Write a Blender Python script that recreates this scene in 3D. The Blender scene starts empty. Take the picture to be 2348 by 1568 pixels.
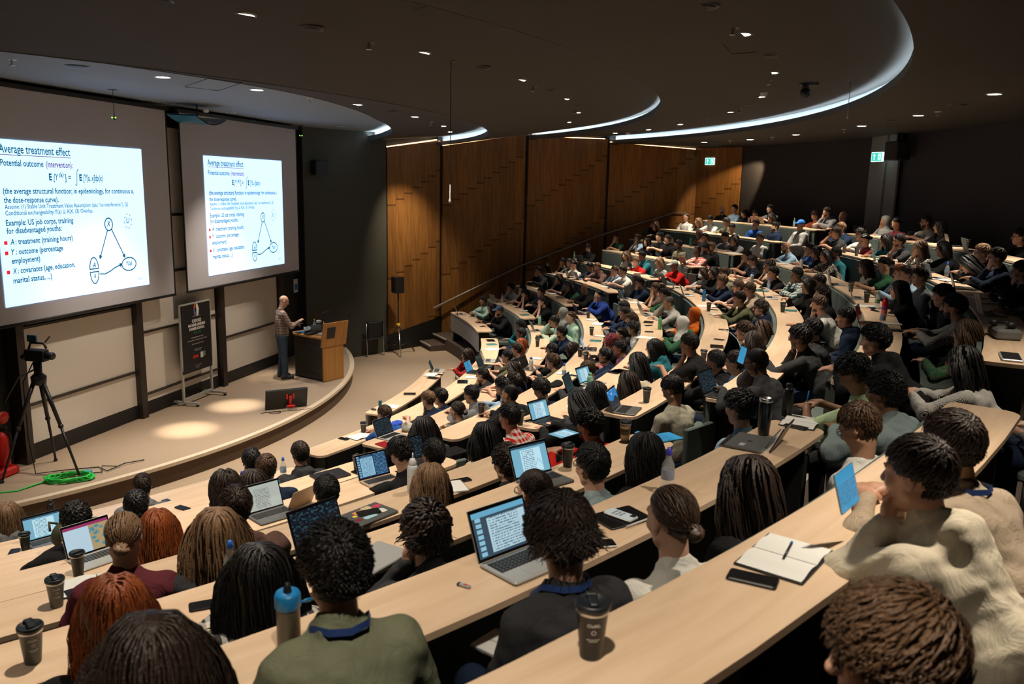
import bpy, math, random
import numpy as np
from mathutils import Vector, Matrix
PI = math.pi
rad = math.radians
SC = bpy.context.scene
COL = SC.collection
rng = random.Random(7)

# ------------------------------------------------------------------ camera, world, exposure, lights
PW, PH, FPX = 2348, 1568, 1869.23
PITCH, ROLL, HC = 0.18781, 0.02198, 4.39952
CX, CY = -13.163, 16.587                      # centre of the fan of rows, stage edge and ceiling steps
_f = np.array([0, math.cos(PITCH), -math.sin(PITCH)]); _r = np.array([1., 0, 0]); _u = np.array([0, math.sin(PITCH), math.cos(PITCH)])
RT = math.cos(ROLL)*_r + math.sin(ROLL)*_u; UP = -math.sin(ROLL)*_r + math.cos(ROLL)*_u; FW = _f
CAMP = np.array([0., 0., HC])
cd = bpy.data.cameras.new('camera'); cam = bpy.data.objects.new('camera', cd); COL.objects.link(cam)
cam.matrix_world = Matrix(((RT[0], UP[0], -FW[0], 0), (RT[1], UP[1], -FW[1], 0), (RT[2], UP[2], -FW[2], HC), (0, 0, 0, 1)))
cd.sensor_width = 36; cd.lens = FPX*36/PW; cd.clip_start = .05
cd.dof.use_dof = True; cd.dof.focus_distance = 9.5; cd.dof.aperture_fstop = 4.0
SC.camera = cam
w = bpy.data.worlds.new('world'); SC.world = w; w.use_nodes = True
w.node_tree.nodes['Background'].inputs[0].default_value = (.6, .75, 1, 1); w.node_tree.nodes['Background'].inputs[1].default_value = .004
SC.view_settings.view_transform = 'Standard'; SC.view_settings.look = 'None'
SC.view_settings.exposure = 0.0; SC.view_settings.gamma = 1; SC.view_settings.use_curve_mapping = False
SC.cycles.use_denoising = True; SC.cycles.use_adaptive_sampling = True; SC.cycles.adaptive_threshold = .025
SC.cycles.max_bounces = 5; SC.cycles.diffuse_bounces = 3; SC.cycles.glossy_bounces = 3; SC.cycles.transmission_bounces = 5; SC.cycles.transparent_max_bounces = 6
SC.cycles.caustics_reflective = False; SC.cycles.caustics_refractive = False; SC.cycles.sample_clamp_indirect = 4

def ray(px, py):
    return RT*((px-PW/2)/FPX) - UP*((py-PH/2)/FPX) + FW
def onz(px, py, z):
    d = ray(px, py); return CAMP + d*((z-HC)/d[2])
def polar(r, th, z=0.):
    return np.array([CX+r*math.cos(rad(th)), CY+r*math.sin(rad(th)), z])
def rth(P):
    return math.hypot(P[0]-CX, P[1]-CY), math.degrees(math.atan2(P[1]-CY, P[0]-CX))
def rk(k): return 12.523+(k-1)*1.033
def zk(k): return 1.078+(k-1)*.3033+.0004*(k-1)**2
def fk(k): return max(0., zk(k)-.77)
_E1 = [(-100, 12.2), (-60, 12.1), (-46, 11.9), (-40, 11.7), (-30, 11.5), (-9, 10.8), (5, 10.6), (14, 10.45), (25, 10.4), (60, 10.4)]
def zedge(th): return float(np.interp(th, [-25, 8], [5.57, 5.47]))
def edge1(th): return float(np.interp(th, [a for a, _ in _E1], [b for _, b in _E1]))
STEPS = [12.6, 15.75, 18.9]
def ceil_z(r, th):
    e = edge1(th)
    if r < e: return 5.67
    if r < 12.6: return zedge(th)+(r-e)/(12.7-e)*(5.7-zedge(th))
    if r < 15.75: return 5.46+(r-12.6)/3.15*.52
    if r < 18.9: return 5.8+(r-15.75)/3.15*.25
    return 5.82-min(1, (r-18.9)/3.3)*.04
def onceil(px, py):
    d = ray(px, py); t = 1.
    for i in range(4000):
        P = CAMP+d*t; r, th = rth(P)
        if P[2] >= ceil_z(r, th): return P
        t += .01
    return P
LAMPS = [(559, 35), (374, 177), (589, 206), (817, 240), (948, 268), (966, 122), (1190, 184), (1292, 227), (1320, 258), (1701, 79), (1768, 167), (1741, 222), (1671, 257),
         (1557, 285), (1485, 297), (1013, 289), (2280, 216), (2106, 265), (1976, 289), (1825, 309), (1720, 320), (1615, 326), (1300, 280), (1028, 302), (1409, 305)]
def spot(loc, target, power, ang, blend=.6, col=(1, .8, .6), rs=.05):
    l = bpy.data.lights.new('spot_light', 'SPOT'); o = bpy.data.objects.new('spot_light', l); COL.objects.link(o)
    l.energy = power; l.spot_size = rad(ang); l.spot_blend = blend; l.color = col; l.shadow_soft_size = rs
    o.location = loc; o.rotation_euler = (Vector(target)-Vector(loc)).to_track_quat('-Z', 'Y').to_euler(); return o
WARM = (1, .87, .7)
lamp_pts = [onceil(*p) for p in LAMPS]
for P in lamp_pts:
    r, th = rth(P)
    pw = 460 if r > 12 else 640
    pw *= 1.0 if r < 12 else .85 if th < -32 else 1.35 if th < -5 else 1.7
    if r > 18.9: pw *= .9
    spot((P[0], P[1], P[2]-.03), (P[0], P[1], 0), pw, 72, .8, WARM)
# the same fittings carry on over the seats round and behind the camera, outside the view
for r, th, pw in ((14.2, -47, 420), (14.2, -58, 420), (17.3, -36, 420), (17.3, -47, 520), (17.3, -58, 480), (20.4, -33, 300), (20.4, -42, 430), (20.3, -50, 300), (11.9, -50, 300), (14.2, -36, 330), (14.4, -22, 200), (17.4, -24, 160)):
    z = ceil_z(r, th)-.03; q = polar(r, th); spot((q[0], q[1], z), (q[0], q[1], 0), pw*1.0, 84, .9, WARM)
# narrow stage spots and wall washers
for (px, py), pw, an in (((430, 985), 2400, 13), ((542, 930), 2400, 13), ((640, 862), 700, 18)):
    q = onz(px, py, .3); spot((q[0]+.25, q[1]-.2, 5.6), (q[0], q[1], .3), pw, an, 1., (1, .86, .66))
spot((-2.4, 20.3, 5.5), (-2.75, 22.1, 2.0), 560, 60, 1., (1, .8, .55))
spot((-3.9, 17.6, 5.6), (-4.7, 16.7, 1.4), 330, 38, 1., (1, .85, .7))
spot((-4.6, 12.2, 5.6), (-6.3, 12.6, .9), 420, 58, 1., (1, .84, .68))
spot((-4.2, 15.2, 5.6), (-6.0, 15.7, .9), 400, 56, 1., (1, .84, .68))
spot((7.3, 24.6, 5.6), (6.9, 26.4, 4.2), 320, 50, .5, (1, .72, .4))
spot((8.6, 18.9, 5.6), (8.9, 19.6, 3.8), 110, 50, .6, (.75, .85, 1))

# ------------------------------------------------------------------ helpers
MATS = {}
def nt(m): return m.node_tree.nodes, m.node_tree.links
def mat(name, col=(.5, .5, .5), rough=.6, metal=0., emit=0., trans=0., bump=0., bscale=200., var=0., vscale=8., pat=None, c2=None, pscale=30., spec=.5, ecol=None, alpha=1., coat=0.):
    if name in MATS: return MATS[name]
    m = bpy.data.materials.new(name); m.use_nodes = True; N, L = nt(m); b = N['Principled BSDF']
    if col: b.inputs['Base Color'].default_value = (*col, 1)
    b.inputs['Roughness'].default_value = rough; b.inputs['Metallic'].default_value = metal
    b.inputs['Specular IOR Level'].default_value = spec; tint = None
    if col is None:
        oi = N.new('ShaderNodeObjectInfo'); tint = oi.outputs['Color']; L.new(tint, b.inputs['Base Color'])
    if trans: b.inputs['Transmission Weight'].default_value = trans; b.inputs['IOR'].default_value = 1.33
    if coat: b.inputs['Coat Weight'].default_value = coat
    if emit: b.inputs['Emission Color'].default_value = (*(ecol or col), 1); b.inputs['Emission Strength'].default_value = emit
    tc = N.new('ShaderNodeTexCoord'); src = tc.outputs['Object']; cout = None
    if pat:
        mx = N.new('ShaderNodeMix'); mx.data_type = 'RGBA'; mx.inputs[6].default_value = (*col, 1); mx.inputs[7].default_value = (*c2, 1)
        if pat in ('stripe', 'plaid', 'rib'):
            wv = N.new('ShaderNodeTexWave'); wv.bands_direction = 'X' if pat != 'rib' else 'Z'; wv.inputs['Scale'].default_value = pscale; L.new(src, wv.inputs['Vector'])
            gt = N.new('ShaderNodeMath'); gt.operation = 'GREATER_THAN'; gt.inputs[1].default_value = .55; L.new(wv.outputs['Fac'], gt.inputs[0]); o = gt.outputs[0]
            if pat == 'plaid':
                w2 = N.new('ShaderNodeTexWave'); w2.bands_direction = 'Z'; w2.inputs['Scale'].default_value = pscale; L.new(src, w2.inputs['Vector'])
                g2 = N.new('ShaderNodeMath'); g2.operation = 'GREATER_THAN'; g2.inputs[1].default_value = .55; L.new(w2.outputs['Fac'], g2.inputs[0])
                ad = N.new('ShaderNodeMath'); ad.operation = 'ADD'; L.new(o, ad.inputs[0]); L.new(g2.outputs[0], ad.inputs[1]); hf = N.new('ShaderNodeMath'); hf.operation = 'MULTIPLY'; hf.inputs[1].default_value = .5; L.new(ad.outputs[0], hf.inputs[0]); o = hf.outputs[0]
        else:
            vo = N.new('ShaderNodeTexVoronoi'); vo.inputs['Scale'].default_value = pscale; L.new(src, vo.inputs['Vector'])
            lt = N.new('ShaderNodeMath'); lt.operation = 'LESS_THAN'; lt.inputs[1].default_value = .42; L.new(vo.outputs['Distance'], lt.inputs[0]); o = lt.outputs[0]
        L.new(o, mx.inputs[0]); cout = mx.outputs[2]
    if var:
        nz = N.new('ShaderNodeTexNoise'); nz.inputs['Scale'].default_value = vscale; nz.inputs['Detail'].default_value = 4; L.new(src, nz.inputs['Vector'])
        hs = N.new('ShaderNodeHueSaturation'); mr = N.new('ShaderNodeMapRange'); mr.inputs[3].default_value = 1-var; mr.inputs[4].default_value = 1+var
        L.new(nz.outputs['Fac'], mr.inputs[0]); L.new(mr.outputs[0], hs.inputs['Value'])
        if cout or tint: L.new(cout or tint, hs.inputs['Color'])
        else: hs.inputs['Color'].default_value = (*col, 1)
        cout = hs.outputs[0]
    if cout: L.new(cout, b.inputs['Base Color'])
    if bump:
        nz = N.new('ShaderNodeTexNoise'); nz.inputs['Scale'].default_value = bscale; nz.inputs['Detail'].default_value = 3; L.new(src, nz.inputs['Vector'])
        bp = N.new('ShaderNodeBump'); bp.inputs['Strength'].default_value = bump; bp.inputs['Distance'].default_value = .01; L.new(nz.outputs['Fac'], bp.inputs['Height']); L.new(bp.outputs[0], b.inputs['Normal'])
    MATS[name] = m; return m

def glassmat():
    if 'glass' in MATS: return MATS['glass']
    m = bpy.data.materials.new('clear_plastic'); m.use_nodes = True; N, L = nt(m); b = N['Principled BSDF']
    b.inputs['Base Color'].default_value = (.85, .92, .95, 1); b.inputs['Roughness'].default_value = .08; b.inputs['Alpha'].default_value = .28; b.inputs['Specular IOR Level'].default_value = .9
    MATS['glass'] = m; return m

def woodmat(name, c1, c2, sx=1.2, sy=14., rough=.42):
    m = bpy.data.materials.new(name); m.use_nodes = True; N, L = nt(m); b = N['Principled BSDF']
    uv = N.new('ShaderNodeTexCoord'); mp = N.new('ShaderNodeMapping'); mp.inputs['Scale'].default_value = (sx, sy, 1); L.new(uv.outputs['UV'], mp.inputs[0])
    nz = N.new('ShaderNodeTexNoise'); nz.inputs['Scale'].default_value = 1.6; nz.inputs['Detail'].default_value = 6; nz.inputs['Distortion'].default_value = .8; L.new(mp.outputs[0], nz.inputs['Vector'])
    cr = N.new('ShaderNodeValToRGB'); cr.color_ramp.elements[0].position = .35; cr.color_ramp.elements[1].position = .68; cr.color_ramp.elements[0].color = (*c2, 1); cr.color_ramp.elements[1].color = (*c1, 1)
    L.new(nz.outputs['Fac'], cr.inputs[0]); L.new(cr.outputs[0], b.inputs['Base Color']); b.inputs['Roughness'].default_value = rough; b.inputs['Specular IOR Level'].default_value = .35
    return m

def meshnp(name, V, Q, T=None, uv=None, smooth=True):
    V = np.asarray(V, dtype=np.float32); Q = np.asarray(Q, dtype=np.int32).reshape(-1, 4); T = np.zeros((0, 3), np.int32) if T is None else np.asarray(T, dtype=np.int32).reshape(-1, 3)
    me = bpy.data.meshes.new(name); me.vertices.add(len(V)); me.vertices.foreach_set('co', V.ravel())
    lo = np.concatenate([Q.ravel(), T.ravel()]); me.loops.add(len(lo)); me.loops.foreach_set('vertex_index', lo)
    nq, n3 = len(Q), len(T); me.polygons.add(nq+n3)
    st = np.concatenate([np.arange(nq)*4, nq*4+np.arange(n3)*3]); tt = np.concatenate([np.full(nq, 4), np.full(n3, 3)])
    me.polygons.foreach_set('loop_start', st.astype(np.int32)); me.polygons.foreach_set('loop_total', tt.astype(np.int32))
    if smooth: me.polygons.foreach_set('use_smooth', np.ones(nq+n3, bool))
    me.update(calc_edges=True)
    if uv is not None:
        l = me.uv_layers.new(name='UVMap'); l.data.foreach_set('uv', np.asarray(uv, np.float32)[lo].ravel())
    return me

class MB:
    def __init__(s): s.v = []; s.f = []; s.sm = []; s.uv = []; s.hasuv = False
    def add(s, vs, fs, smooth=False, uv=None):
        o = len(s.v); s.v += [tuple(v) for v in vs]; s.f += [tuple(i+o for i in f) for f in fs]; s.sm += [smooth]*len(fs)
        s.uv += uv if uv else [(v[0], v[1]) for v in vs]
        return s
    def box(s, c, d, R=None):
        x, y, z = d[0]/2, d[1]/2, d[2]/2
        vs = [Vector((a*x, b*y, e*z)) for a in (-1, 1) for b in (-1, 1) for e in (-1, 1)]
        if R is not None: vs = [R @ v for v in vs]
        vs = [v+Vector(c) for v in vs]
        return s.add(vs, [(0, 1, 3, 2), (4, 6, 7, 5), (0, 4, 5, 1), (2, 3, 7, 6), (0, 2, 6, 4), (1, 5, 7, 3)])
    def rbox(s, c, d, r=.01, R=None, n=3):
        # box with rounded vertical corners and a small chamfer top and bottom
        x, y, z = d[0]/2, d[1]/2, d[2]/2; pts = []
        for cx_, cy_, a0 in ((x-r, y-r, 0), (-x+r, y-r, 90), (-x+r, -y+r, 180), (x-r, -y+r, 270)):
            for i in range(n+1): a = rad(a0+90*i/n); pts.append((cx_, cy_, math.cos(a), math.sin(a)))
        ch = min(r*.5, z*.6); m = len(pts); vs = []
        for zz, rr in ((-z, r-ch), (-z+ch, r), (z-ch, r), (z, r-ch)): vs += [Vector((p[0]+p[2]*rr, p[1]+p[3]*rr, zz)) for p in pts]
        if R is not None: vs = [R @ v for v in vs]
        vs = [v+Vector(c) for v in vs]
        fs = [tuple(reversed(range(m))), tuple(range(3*m, 4*m))]
        for k in range(3): fs += [(k*m+i, k*m+(i+1) % m, (k+1)*m+(i+1) % m, (k+1)*m+i) for i in range(m)]
        return s.add(vs, fs)
    def tube(s, pts, r, n=8, cap=True, smooth=True):
        pts = [Vector(p) for p in pts]; rs = r if isinstance(r, (list, tuple)) else [r]*len(pts); vs = []; fs = []
        d0 = (pts[1]-pts[0]).normalized(); up = Vector((0, 0, 1)) if abs(d0.z) < .9 else Vector((1, 0, 0)); u = d0.cross(up).normalized()
        for i, p in enumerate(pts):
            d = (pts[min(i+1, len(pts)-1)]-pts[max(i-1, 0)]).normalized(); u = (u-d*u.dot(d)).normalized(); v = d.cross(u)
            vs += [p+(u*math.cos(2*PI*k/n)+v*math.sin(2*PI*k/n))*rs[i] for k in range(n)]
        for i in range(len(pts)-1): fs += [(i*n+k, i*n+(k+1) % n, (i+1)*n+(k+1) % n, (i+1)*n+k) for k in range(n)]
        if cap: fs += [tuple(reversed(range(n))), tuple(range((len(pts)-1)*n, len(pts)*n))]
        return s.add(vs, fs, smooth)
    def lathe(s, prof, n=20, c=(0, 0, 0), smooth=True):
        vs = []; fs = []; m = len(prof)
        for k in range(n):
            a = 2*PI*k/n; vs += [(c[0]+p[0]*math.cos(a), c[1]+p[0]*math.sin(a), c[2]+p[1]) for p in prof]
        for k in range(n): fs += [(k*m+i, ((k+1) % n)*m+i, ((k+1) % n)*m+i+1, k*m+i+1) for i in range(m-1)]
        return s.add(vs, fs, smooth)
    def ball(s, c, r, n=12, m=8, smooth=True):
        r = r if isinstance(r, (tuple, list)) else (r, r, r)
        vs = [(c[0]+r[0]*math.sin(PI*j/m)*math.cos(2*PI*i/n), c[1]+r[1]*math.sin(PI*j/m)*math.sin(2*PI*i/n), c[2]+r[2]*math.cos(PI*j/m)) for j in range(m+1) for i in range(n)]
        return s.add(vs, [(j*n+i, (j+1)*n+i, (j+1)*n+(i+1) % n, j*n+(i+1) % n) for j in range(m) for i in range(n)], smooth)
    def prism(s, poly, z0, z1, R=None, c=(0, 0, 0)):
        n = len(poly); vs = [Vector((p[0], p[1], z0)) for p in poly]+[Vector((p[0], p[1], z1)) for p in poly]
        if R is not None: vs = [R @ v for v in vs]
        vs = [v+Vector(c) for v in vs]
        return s.add(vs, [tuple(reversed(range(n))), tuple(range(n, 2*n))]+[(i, (i+1) % n, n+(i+1) % n, n+i) for i in range(n)])
    def mesh(s, name):
        me = bpy.data.meshes.new(name); me.from_pydata([tuple(v) for v in s.v], [], s.f); me.polygons.foreach_set('use_smooth', s.sm)
        l = me.uv_layers.new(name='UVMap'); lo = np.zeros(len(me.loops), np.int32); me.loops.foreach_get('vertex_index', lo)
        l.data.foreach_set('uv', np.array(s.uv, np.float32)[lo].ravel()); me.update(); return me

def obj(name, g, m=None, parent=None, loc=None, rotz=None, M=None, perobj=False):
    me = g.mesh(name) if isinstance(g, MB) else g
    o = bpy.data.objects.new(name, me); COL.objects.link(o)
    if m is not None:
        if isinstance(m, tuple):                      # (shared material, colour kept on the object)
            if not me.materials: me.materials.append(m[0])
            if o.material_slots[0].material != m[0]: o.material_slots[0].link = 'OBJECT'; o.material_slots[0].material = m[0]
            o.color = (*m[1], 1)
        elif perobj:
            if not me.materials: me.materials.append(m)
            if o.material_slots[0].material != m: o.material_slots[0].link = 'OBJECT'; o.material_slots[0].material = m
        elif not me.materials: me.materials.append(m)
    if loc is not None: o.location = loc
    if rotz is not None: o.rotation_euler = (0, 0, rotz)
    if M is not None: o.matrix_basis = M
    if parent is not None: o.parent = parent
    return o
def tag(o, label, cat, group=None):
    o['label'] = label; o['category'] = cat
    if group: o['group'] = group
    return o
def thing(name, label, cat, loc=(0, 0, 0), rotz=0., group=None):
    o = bpy.data.objects.new(name, None); COL.objects.link(o); o.location = loc; o.rotation_euler = (0, 0, rotz); o.empty_display_size = .1
    return tag(o, label, cat, group)
def struct(name, g, m, label=None):
    o = obj(name, g, m); o['kind'] = 'structure'
    return o
def dup(root, loc=None, rotz=None, label=None, group=None):
    r = root.copy(); COL.objects.link(r)
    if loc is not None: r.location = loc
    if rotz is not None: r.rotation_euler = (0, 0, rotz)
    if label: r['label'] = label
    if group: r['group'] = group
    for ch in list(root.children):
        c = ch.copy(); COL.objects.link(c); c.parent = r
        for g in list(ch.children):
            d = g.copy(); COL.objects.link(d); d.parent = c
    return r
ORD = 'first second third fourth fifth sixth seventh eighth ninth tenth eleventh twelfth thirteenth fourteenth fifteenth sixteenth seventeenth eighteenth nineteenth twentieth'.split()
ORD += ['twenty-'+o for o in ORD[:9]]
# ------------------------------------------------------------------ room shell
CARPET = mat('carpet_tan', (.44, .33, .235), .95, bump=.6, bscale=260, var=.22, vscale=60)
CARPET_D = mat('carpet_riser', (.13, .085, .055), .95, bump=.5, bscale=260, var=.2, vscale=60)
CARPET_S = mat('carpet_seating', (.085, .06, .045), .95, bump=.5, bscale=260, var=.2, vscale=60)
CEILM = mat('ceiling_paint', (.04, .036, .031), .8, var=.06, vscale=1.2)
CEIL0 = mat('ceiling_paint_blue_lit', (.22, .25, .265), .75, var=.06, vscale=1.2)  # blue spill from the slides is put into this paler, bluish ceiling tone
BLACKP = mat('black_paint', (.012, .012, .012), .55)
DARKW = mat('dark_wall_fabric', (.06, .062, .05), .85, bump=.2, bscale=300)
DARKB = mat('dark_back_wall_fabric', (.03, .027, .03), .9, bump=.2, bscale=300)
POSTM = mat('dark_bronze', (.03, .021, .016), .45)
WHITEB = mat('whiteboard_enamel', (.78, .73, .65), .22)
SCRM = mat('screen_fabric', (.6, .6, .66), .8)
WS = np.array([.2339, .9723, 0]); WN = np.array([.9723, -.2339, 0]); W0 = np.array([-6.47, 13.74, 0])
def wl(s, n, z): return W0+WS*s+WN*n+np.array([0, 0, z])
WROT = math.atan2(WS[1], WS[0])
RW = Matrix.Rotation(WROT, 3, 'Z')              # local x along the stage wall, y away from the hall
def wbox(mb, s0, s1, n0, n1, z0, z1): return mb.box(tuple(wl((s0+s1)/2, (n0+n1)/2, (z0+z1)/2)), (s1-s0, abs(n1-n0), z1-z0), RW)
def seg(mb, a, b, z0, z1, t=.1, side=1):
    a, b = np.array(a[:2], float), np.array(b[:2], float); d = (b-a)/np.hypot(*(b-a)); n = np.array([d[1], -d[0]])*t*side
    L = float(np.hypot(*(b-a))); za0, zb0 = z0 if isinstance(z0, tuple) else (z0, z0); za1, zb1 = z1 if isinstance(z1, tuple) else (z1, z1)
    P = [(*a, za0), (*b, zb0), (*b, zb1), (*a, za1)]; Qv = [(p[0]-n[0], p[1]-n[1], p[2]) for p in P]
    uv = [(0, za0), (L, zb0), (L, zb1), (0, za1)]*2
    return mb.add(P+Qv, [(0, 1, 2, 3), (7, 6, 5, 4), (0, 4, 5, 1), (1, 5, 6, 2), (2, 6, 7, 3), (3, 7, 4, 0)], uv=uv)

# wall corner points: stage wall end, wood wall corners, back corner
PA = wl(5.98, -.0, 0)[:2]; P0 = (-3.42, 21.45); P1 = (-2.1, 22.85); P2 = (.26, 24.65); P3 = (2.85, 26.35); P4 = (5.98, 27.5)
P5 = tuple(polar(22.45, 25.1)[:2])
f = MB(); f.add([(-12, -6, 0), (14, -6, 0), (14, 30, 0), (-12, 30, 0)], [(0, 1, 2, 3)]); struct('floor', f, CARPET)
# ceiling: one sheet of rings with a step at every cove
def ring_sheet(mb, r0, r1, z0, z1, th0, th1, n, e0=False, e1=False, nr=1):
    vs = []; fs = []
    for i in range(n+1):
        th = th0+(th1-th0)*i/n; a = edge1(th) if e0 else r0; b = edge1(th) if e1 else r1
        for j in range(nr+1): q = polar(a+(b-a)*j/nr, th, (z0 or zedge(th))+(z1-(z0 or zedge(th)))*j/nr); vs.append(tuple(q))
    for i in range(n):
        for j in range(nr): k = i*(nr+1)+j; fs.append((k, k+1, k+nr+2, k+nr+1))
    return mb.add(vs, fs, True)
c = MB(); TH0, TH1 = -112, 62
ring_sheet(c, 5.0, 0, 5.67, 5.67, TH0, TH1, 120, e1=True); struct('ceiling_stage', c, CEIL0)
c = MB()
ring_sheet(c, 0, 12.75, None, 5.7, TH0, TH1, 120, e0=True)
ring_sheet(c, 12.6, 15.95, 5.46, 6.0, TH0, TH1, 120); ring_sheet(c, 15.75, 19.1, 5.8, 6.06, TH0, TH1, 120); ring_sheet(c, 18.9, 28.5, 5.82, 5.76, TH0, TH1, 120)
struct('ceiling', c, CEILM)
# step faces: a lip in front, a lit recess behind it
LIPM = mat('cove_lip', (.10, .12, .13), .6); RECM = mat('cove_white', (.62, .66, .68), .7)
LEDM = mat('cove_led', (.75, .9, 1.), .5, emit=26)
for i, (R, zl, zh) in enumerate([(None, 5.5, 5.67), (12.6, 5.46, 5.7), (15.75, 5.8, 6.0), (18.9, 5.82, 6.06)], 1):
    lip, rec, led = MB(), MB(), MB(); n = 120
    def ring(mb, off0, off1, z0, z1, ta=TH0, tb=TH1, n=n):
        vs = []; fs = []
        for k in range(n+1):
            th = ta+(tb-ta)*k/n; r = R or edge1(th); dz_ = 0 if R else zedge(th)-5.5; vs += [tuple(polar(r+off0, th, z0+(dz_ if z0 < 5.64 or R else 0))), tuple(polar(r+off1, th, z1+(dz_ if z1 < 5.64 or R else 0)))]
        mb.add(vs, [(2*k, 2*k+1, 2*k+3, 2*k+2) for k in range(n)], True)
    ring(lip, 0, 0, zl, zl+.1); ring(lip, 0, .03, zl+.1, zl+.1); ring(lip, .03, .03, zl+.1, zl)
    ring(rec, .03, .2, zl+.03, zl+.04); ring(rec, .2, .2, zl+.04, zh+.02); ring(rec, -.02, .2, zh+.015, zh+.015)
    if i == 1: ring(led, .07, .11, zl+.06, zl+.06, 5, 32, 30)
    else: ring(led, .07, .11, zl+.06, zl+.06, -34 if i > 2 else -12, 32, 60)
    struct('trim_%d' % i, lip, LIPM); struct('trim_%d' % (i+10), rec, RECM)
    tag(obj('cove_light_strip', led, LEDM), 'white light strip glowing in the %s curved ceiling step from the stage' % ORD[i-1], 'light strip', 'curved ceiling light strips')
# stage wall
m = MB(); wbox(m, -9, 5.98, -.25, -.1, 0, 5.9); struct('wall_stage', m, BLACKP)
m = MB(); seg(m, PA, P0, 0, 5.9, .12, -1); struct('wall_side', m, DARKW)
m = MB(); wbox(m, 5.9, 6.0, -.1, .0, 0, 5.8); struct('trim_21', m, BLACKP)
m = MB(); seg(m, PA+np.array([.02, -.02]), (P0[0]+.02, P0[1]-.02), .0, .12, .02, 1); struct('baseboard_side', m, BLACKP)
# wood wall: planks of unequal length stepping up, in five bays
WOODW = woodmat('oak_panel', (.33, .155, .043), (.22, .095, .024), 10., .7, .5)
def plankwood():
    m = WOODW; N, L = nt(m); b = N['Principled BSDF']; cr = [n for n in N if n.type == 'VALTORGB'][0]
    uv = N.new('ShaderNodeTexCoord'); sx = N.new('ShaderNodeSeparateXYZ'); L.new(uv.outputs['UV'], sx.inputs[0])
    def M(op, a, bv=None, v2=None):
        n = N.new('ShaderNodeMath'); n.operation = op
        if hasattr(a, 'links'): L.new(a, n.inputs[0])
        else: n.inputs[0].default_value = a
        if v2 is not None: L.new(v2, n.inputs[1])
        elif bv is not None: n.inputs[1].default_value = bv
        return n.outputs[0]
    i = M('FLOOR', M('MULTIPLY', sx.outputs[0], 3.6)); sh = M('MULTIPLY', i, -.155)
    j = M('FLOOR', M('MULTIPLY', M('ADD', sx.outputs[1], v2=sh), .52)); fr = M('FRACT', M('MULTIPLY', M('ADD', sx.outputs[1], v2=sh), .52)); fx = M('FRACT', M('MULTIPLY', sx.outputs[0], 3.6))
    wn = N.new('ShaderNodeTexWhiteNoise'); wn.noise_dimensions = '2D'; cb = N.new('ShaderNodeCombineXYZ'); L.new(i, cb.inputs[0]); L.new(j, cb.inputs[1]); L.new(cb.outputs[0], wn.inputs['Vector'])
    val = M('ADD', M('MULTIPLY', wn.outputs['Value'], .34), .78)
    jt = M('MULTIPLY', M('GREATER_THAN', fr, .022), .6); jt = M('ADD', jt, .4); jx = M('ADD', M('MULTIPLY', M('GREATER_THAN', fx, .02), .25), .75)
    v = M('MULTIPLY', M('MULTIPLY', val, v2=jt), v2=jx)
    hs = N.new('ShaderNodeHueSaturation'); L.new(cr.outputs[0], hs.inputs['Color']); L.new(v, hs.inputs['Value']); L.new(hs.outputs[0], b.inputs['Base Color'])
plankwood()
GLOWM = mat('warm_strip', (1, .55, .25), .5, emit=5.5)
WALLP = [P0, P1, P2, P3, P4, P5]
TOPS = [(5.33, 5.6), (5.46, 5.92), (5.87, 5.93), (5.84, 5.73), (5.78, 5.78)]
for i in range(5):
    a, b = np.array(WALLP[i]), np.array(WALLP[i+1]); d = (b-a)/np.hypot(*(b-a))
    m = MB(); seg(m, a+d*.06, b-d*.06, (.45 if i == 0 else 0, .75 if i == 0 else 0), TOPS[i], .1, -1); struct('wall_wood' if i == 0 else 'wall_wood.%03d' % i, m, WOODW)
    m = MB(); seg(m, a-np.array([d[1], -d[0]])*-.02, b, 0, 5.9 if i else 5.6, .05, -1); 
    m2 = MB(); nn = np.array([d[1], -d[0]]); seg(m2, a-nn*.14, b-nn*.14, 0, 6.2, .06, -1); struct('wall_backing.%03d' % i if i else 'wall_backing', m2, BLACKP)
    if i: m = MB(); m.box((a[0]+nn[0]*-.02, a[1]+nn[1]*-.02, 3.0), (.13, .13, 6.1), Matrix.Rotation(math.atan2(d[1], d[0]), 3, 'Z')); struct('trim_%d' % (30+i), m, BLACKP)
    if i < 4:
        m = MB(); t0, t1 = TOPS[i]; seg(m, a+d*.1-nn*-.0, b-d*.12, (t0, t1), (t0+.025, t1+.025), .04, -1)
        tag(obj('wall_light_strip', m, GLOWM), 'warm light strip along the top of the %s wood wall bay from the stage' % ORD[i], 'light strip', 'wood wall light strips')
m = MB(); m.box((P0[0]+.02, P0[1], 2.8), (.1, .1, 5.6), Matrix.Rotation(rad(47), 3, 'Z')); struct('trim_30', m, BLACKP)
m = MB(); seg(m, (P0[0]+.02, P0[1]-.02), (P1[0]+.02, P1[1]-.02), 0, (.44, .74), .08, -1); struct('baseboard_wood', m, BLACKP)
# back wall: dark curve round the last row, with a shallow bay for the rear door
m = MB(); n = 60; vs = []
for k in range(n+1):
    th = 25.1-(25.1+100)*k/n; vs += [tuple(polar(22.35, th, 0)), tuple(polar(22.35, th, 6.2))]
m.add(vs, [(2*k, 2*k+1, 2*k+3, 2*k+2) for k in range(n)], True); struct('wall_back', m, DARKB)
BAYM = mat('grey_bay_wall', (.2, .2, .2), .8)
m = MB()
for t0, t1, o in ((10.7, 8.6, .02), (8.6, 7.3, .1)):
    a, b = polar(22.35-o, t0), polar(22.35-.14 if o > .05 else 22.2, t1); seg(m, a, b, 2.7, 5.9, .05, 1)
struct('pillar_back', m, BAYM)
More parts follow.
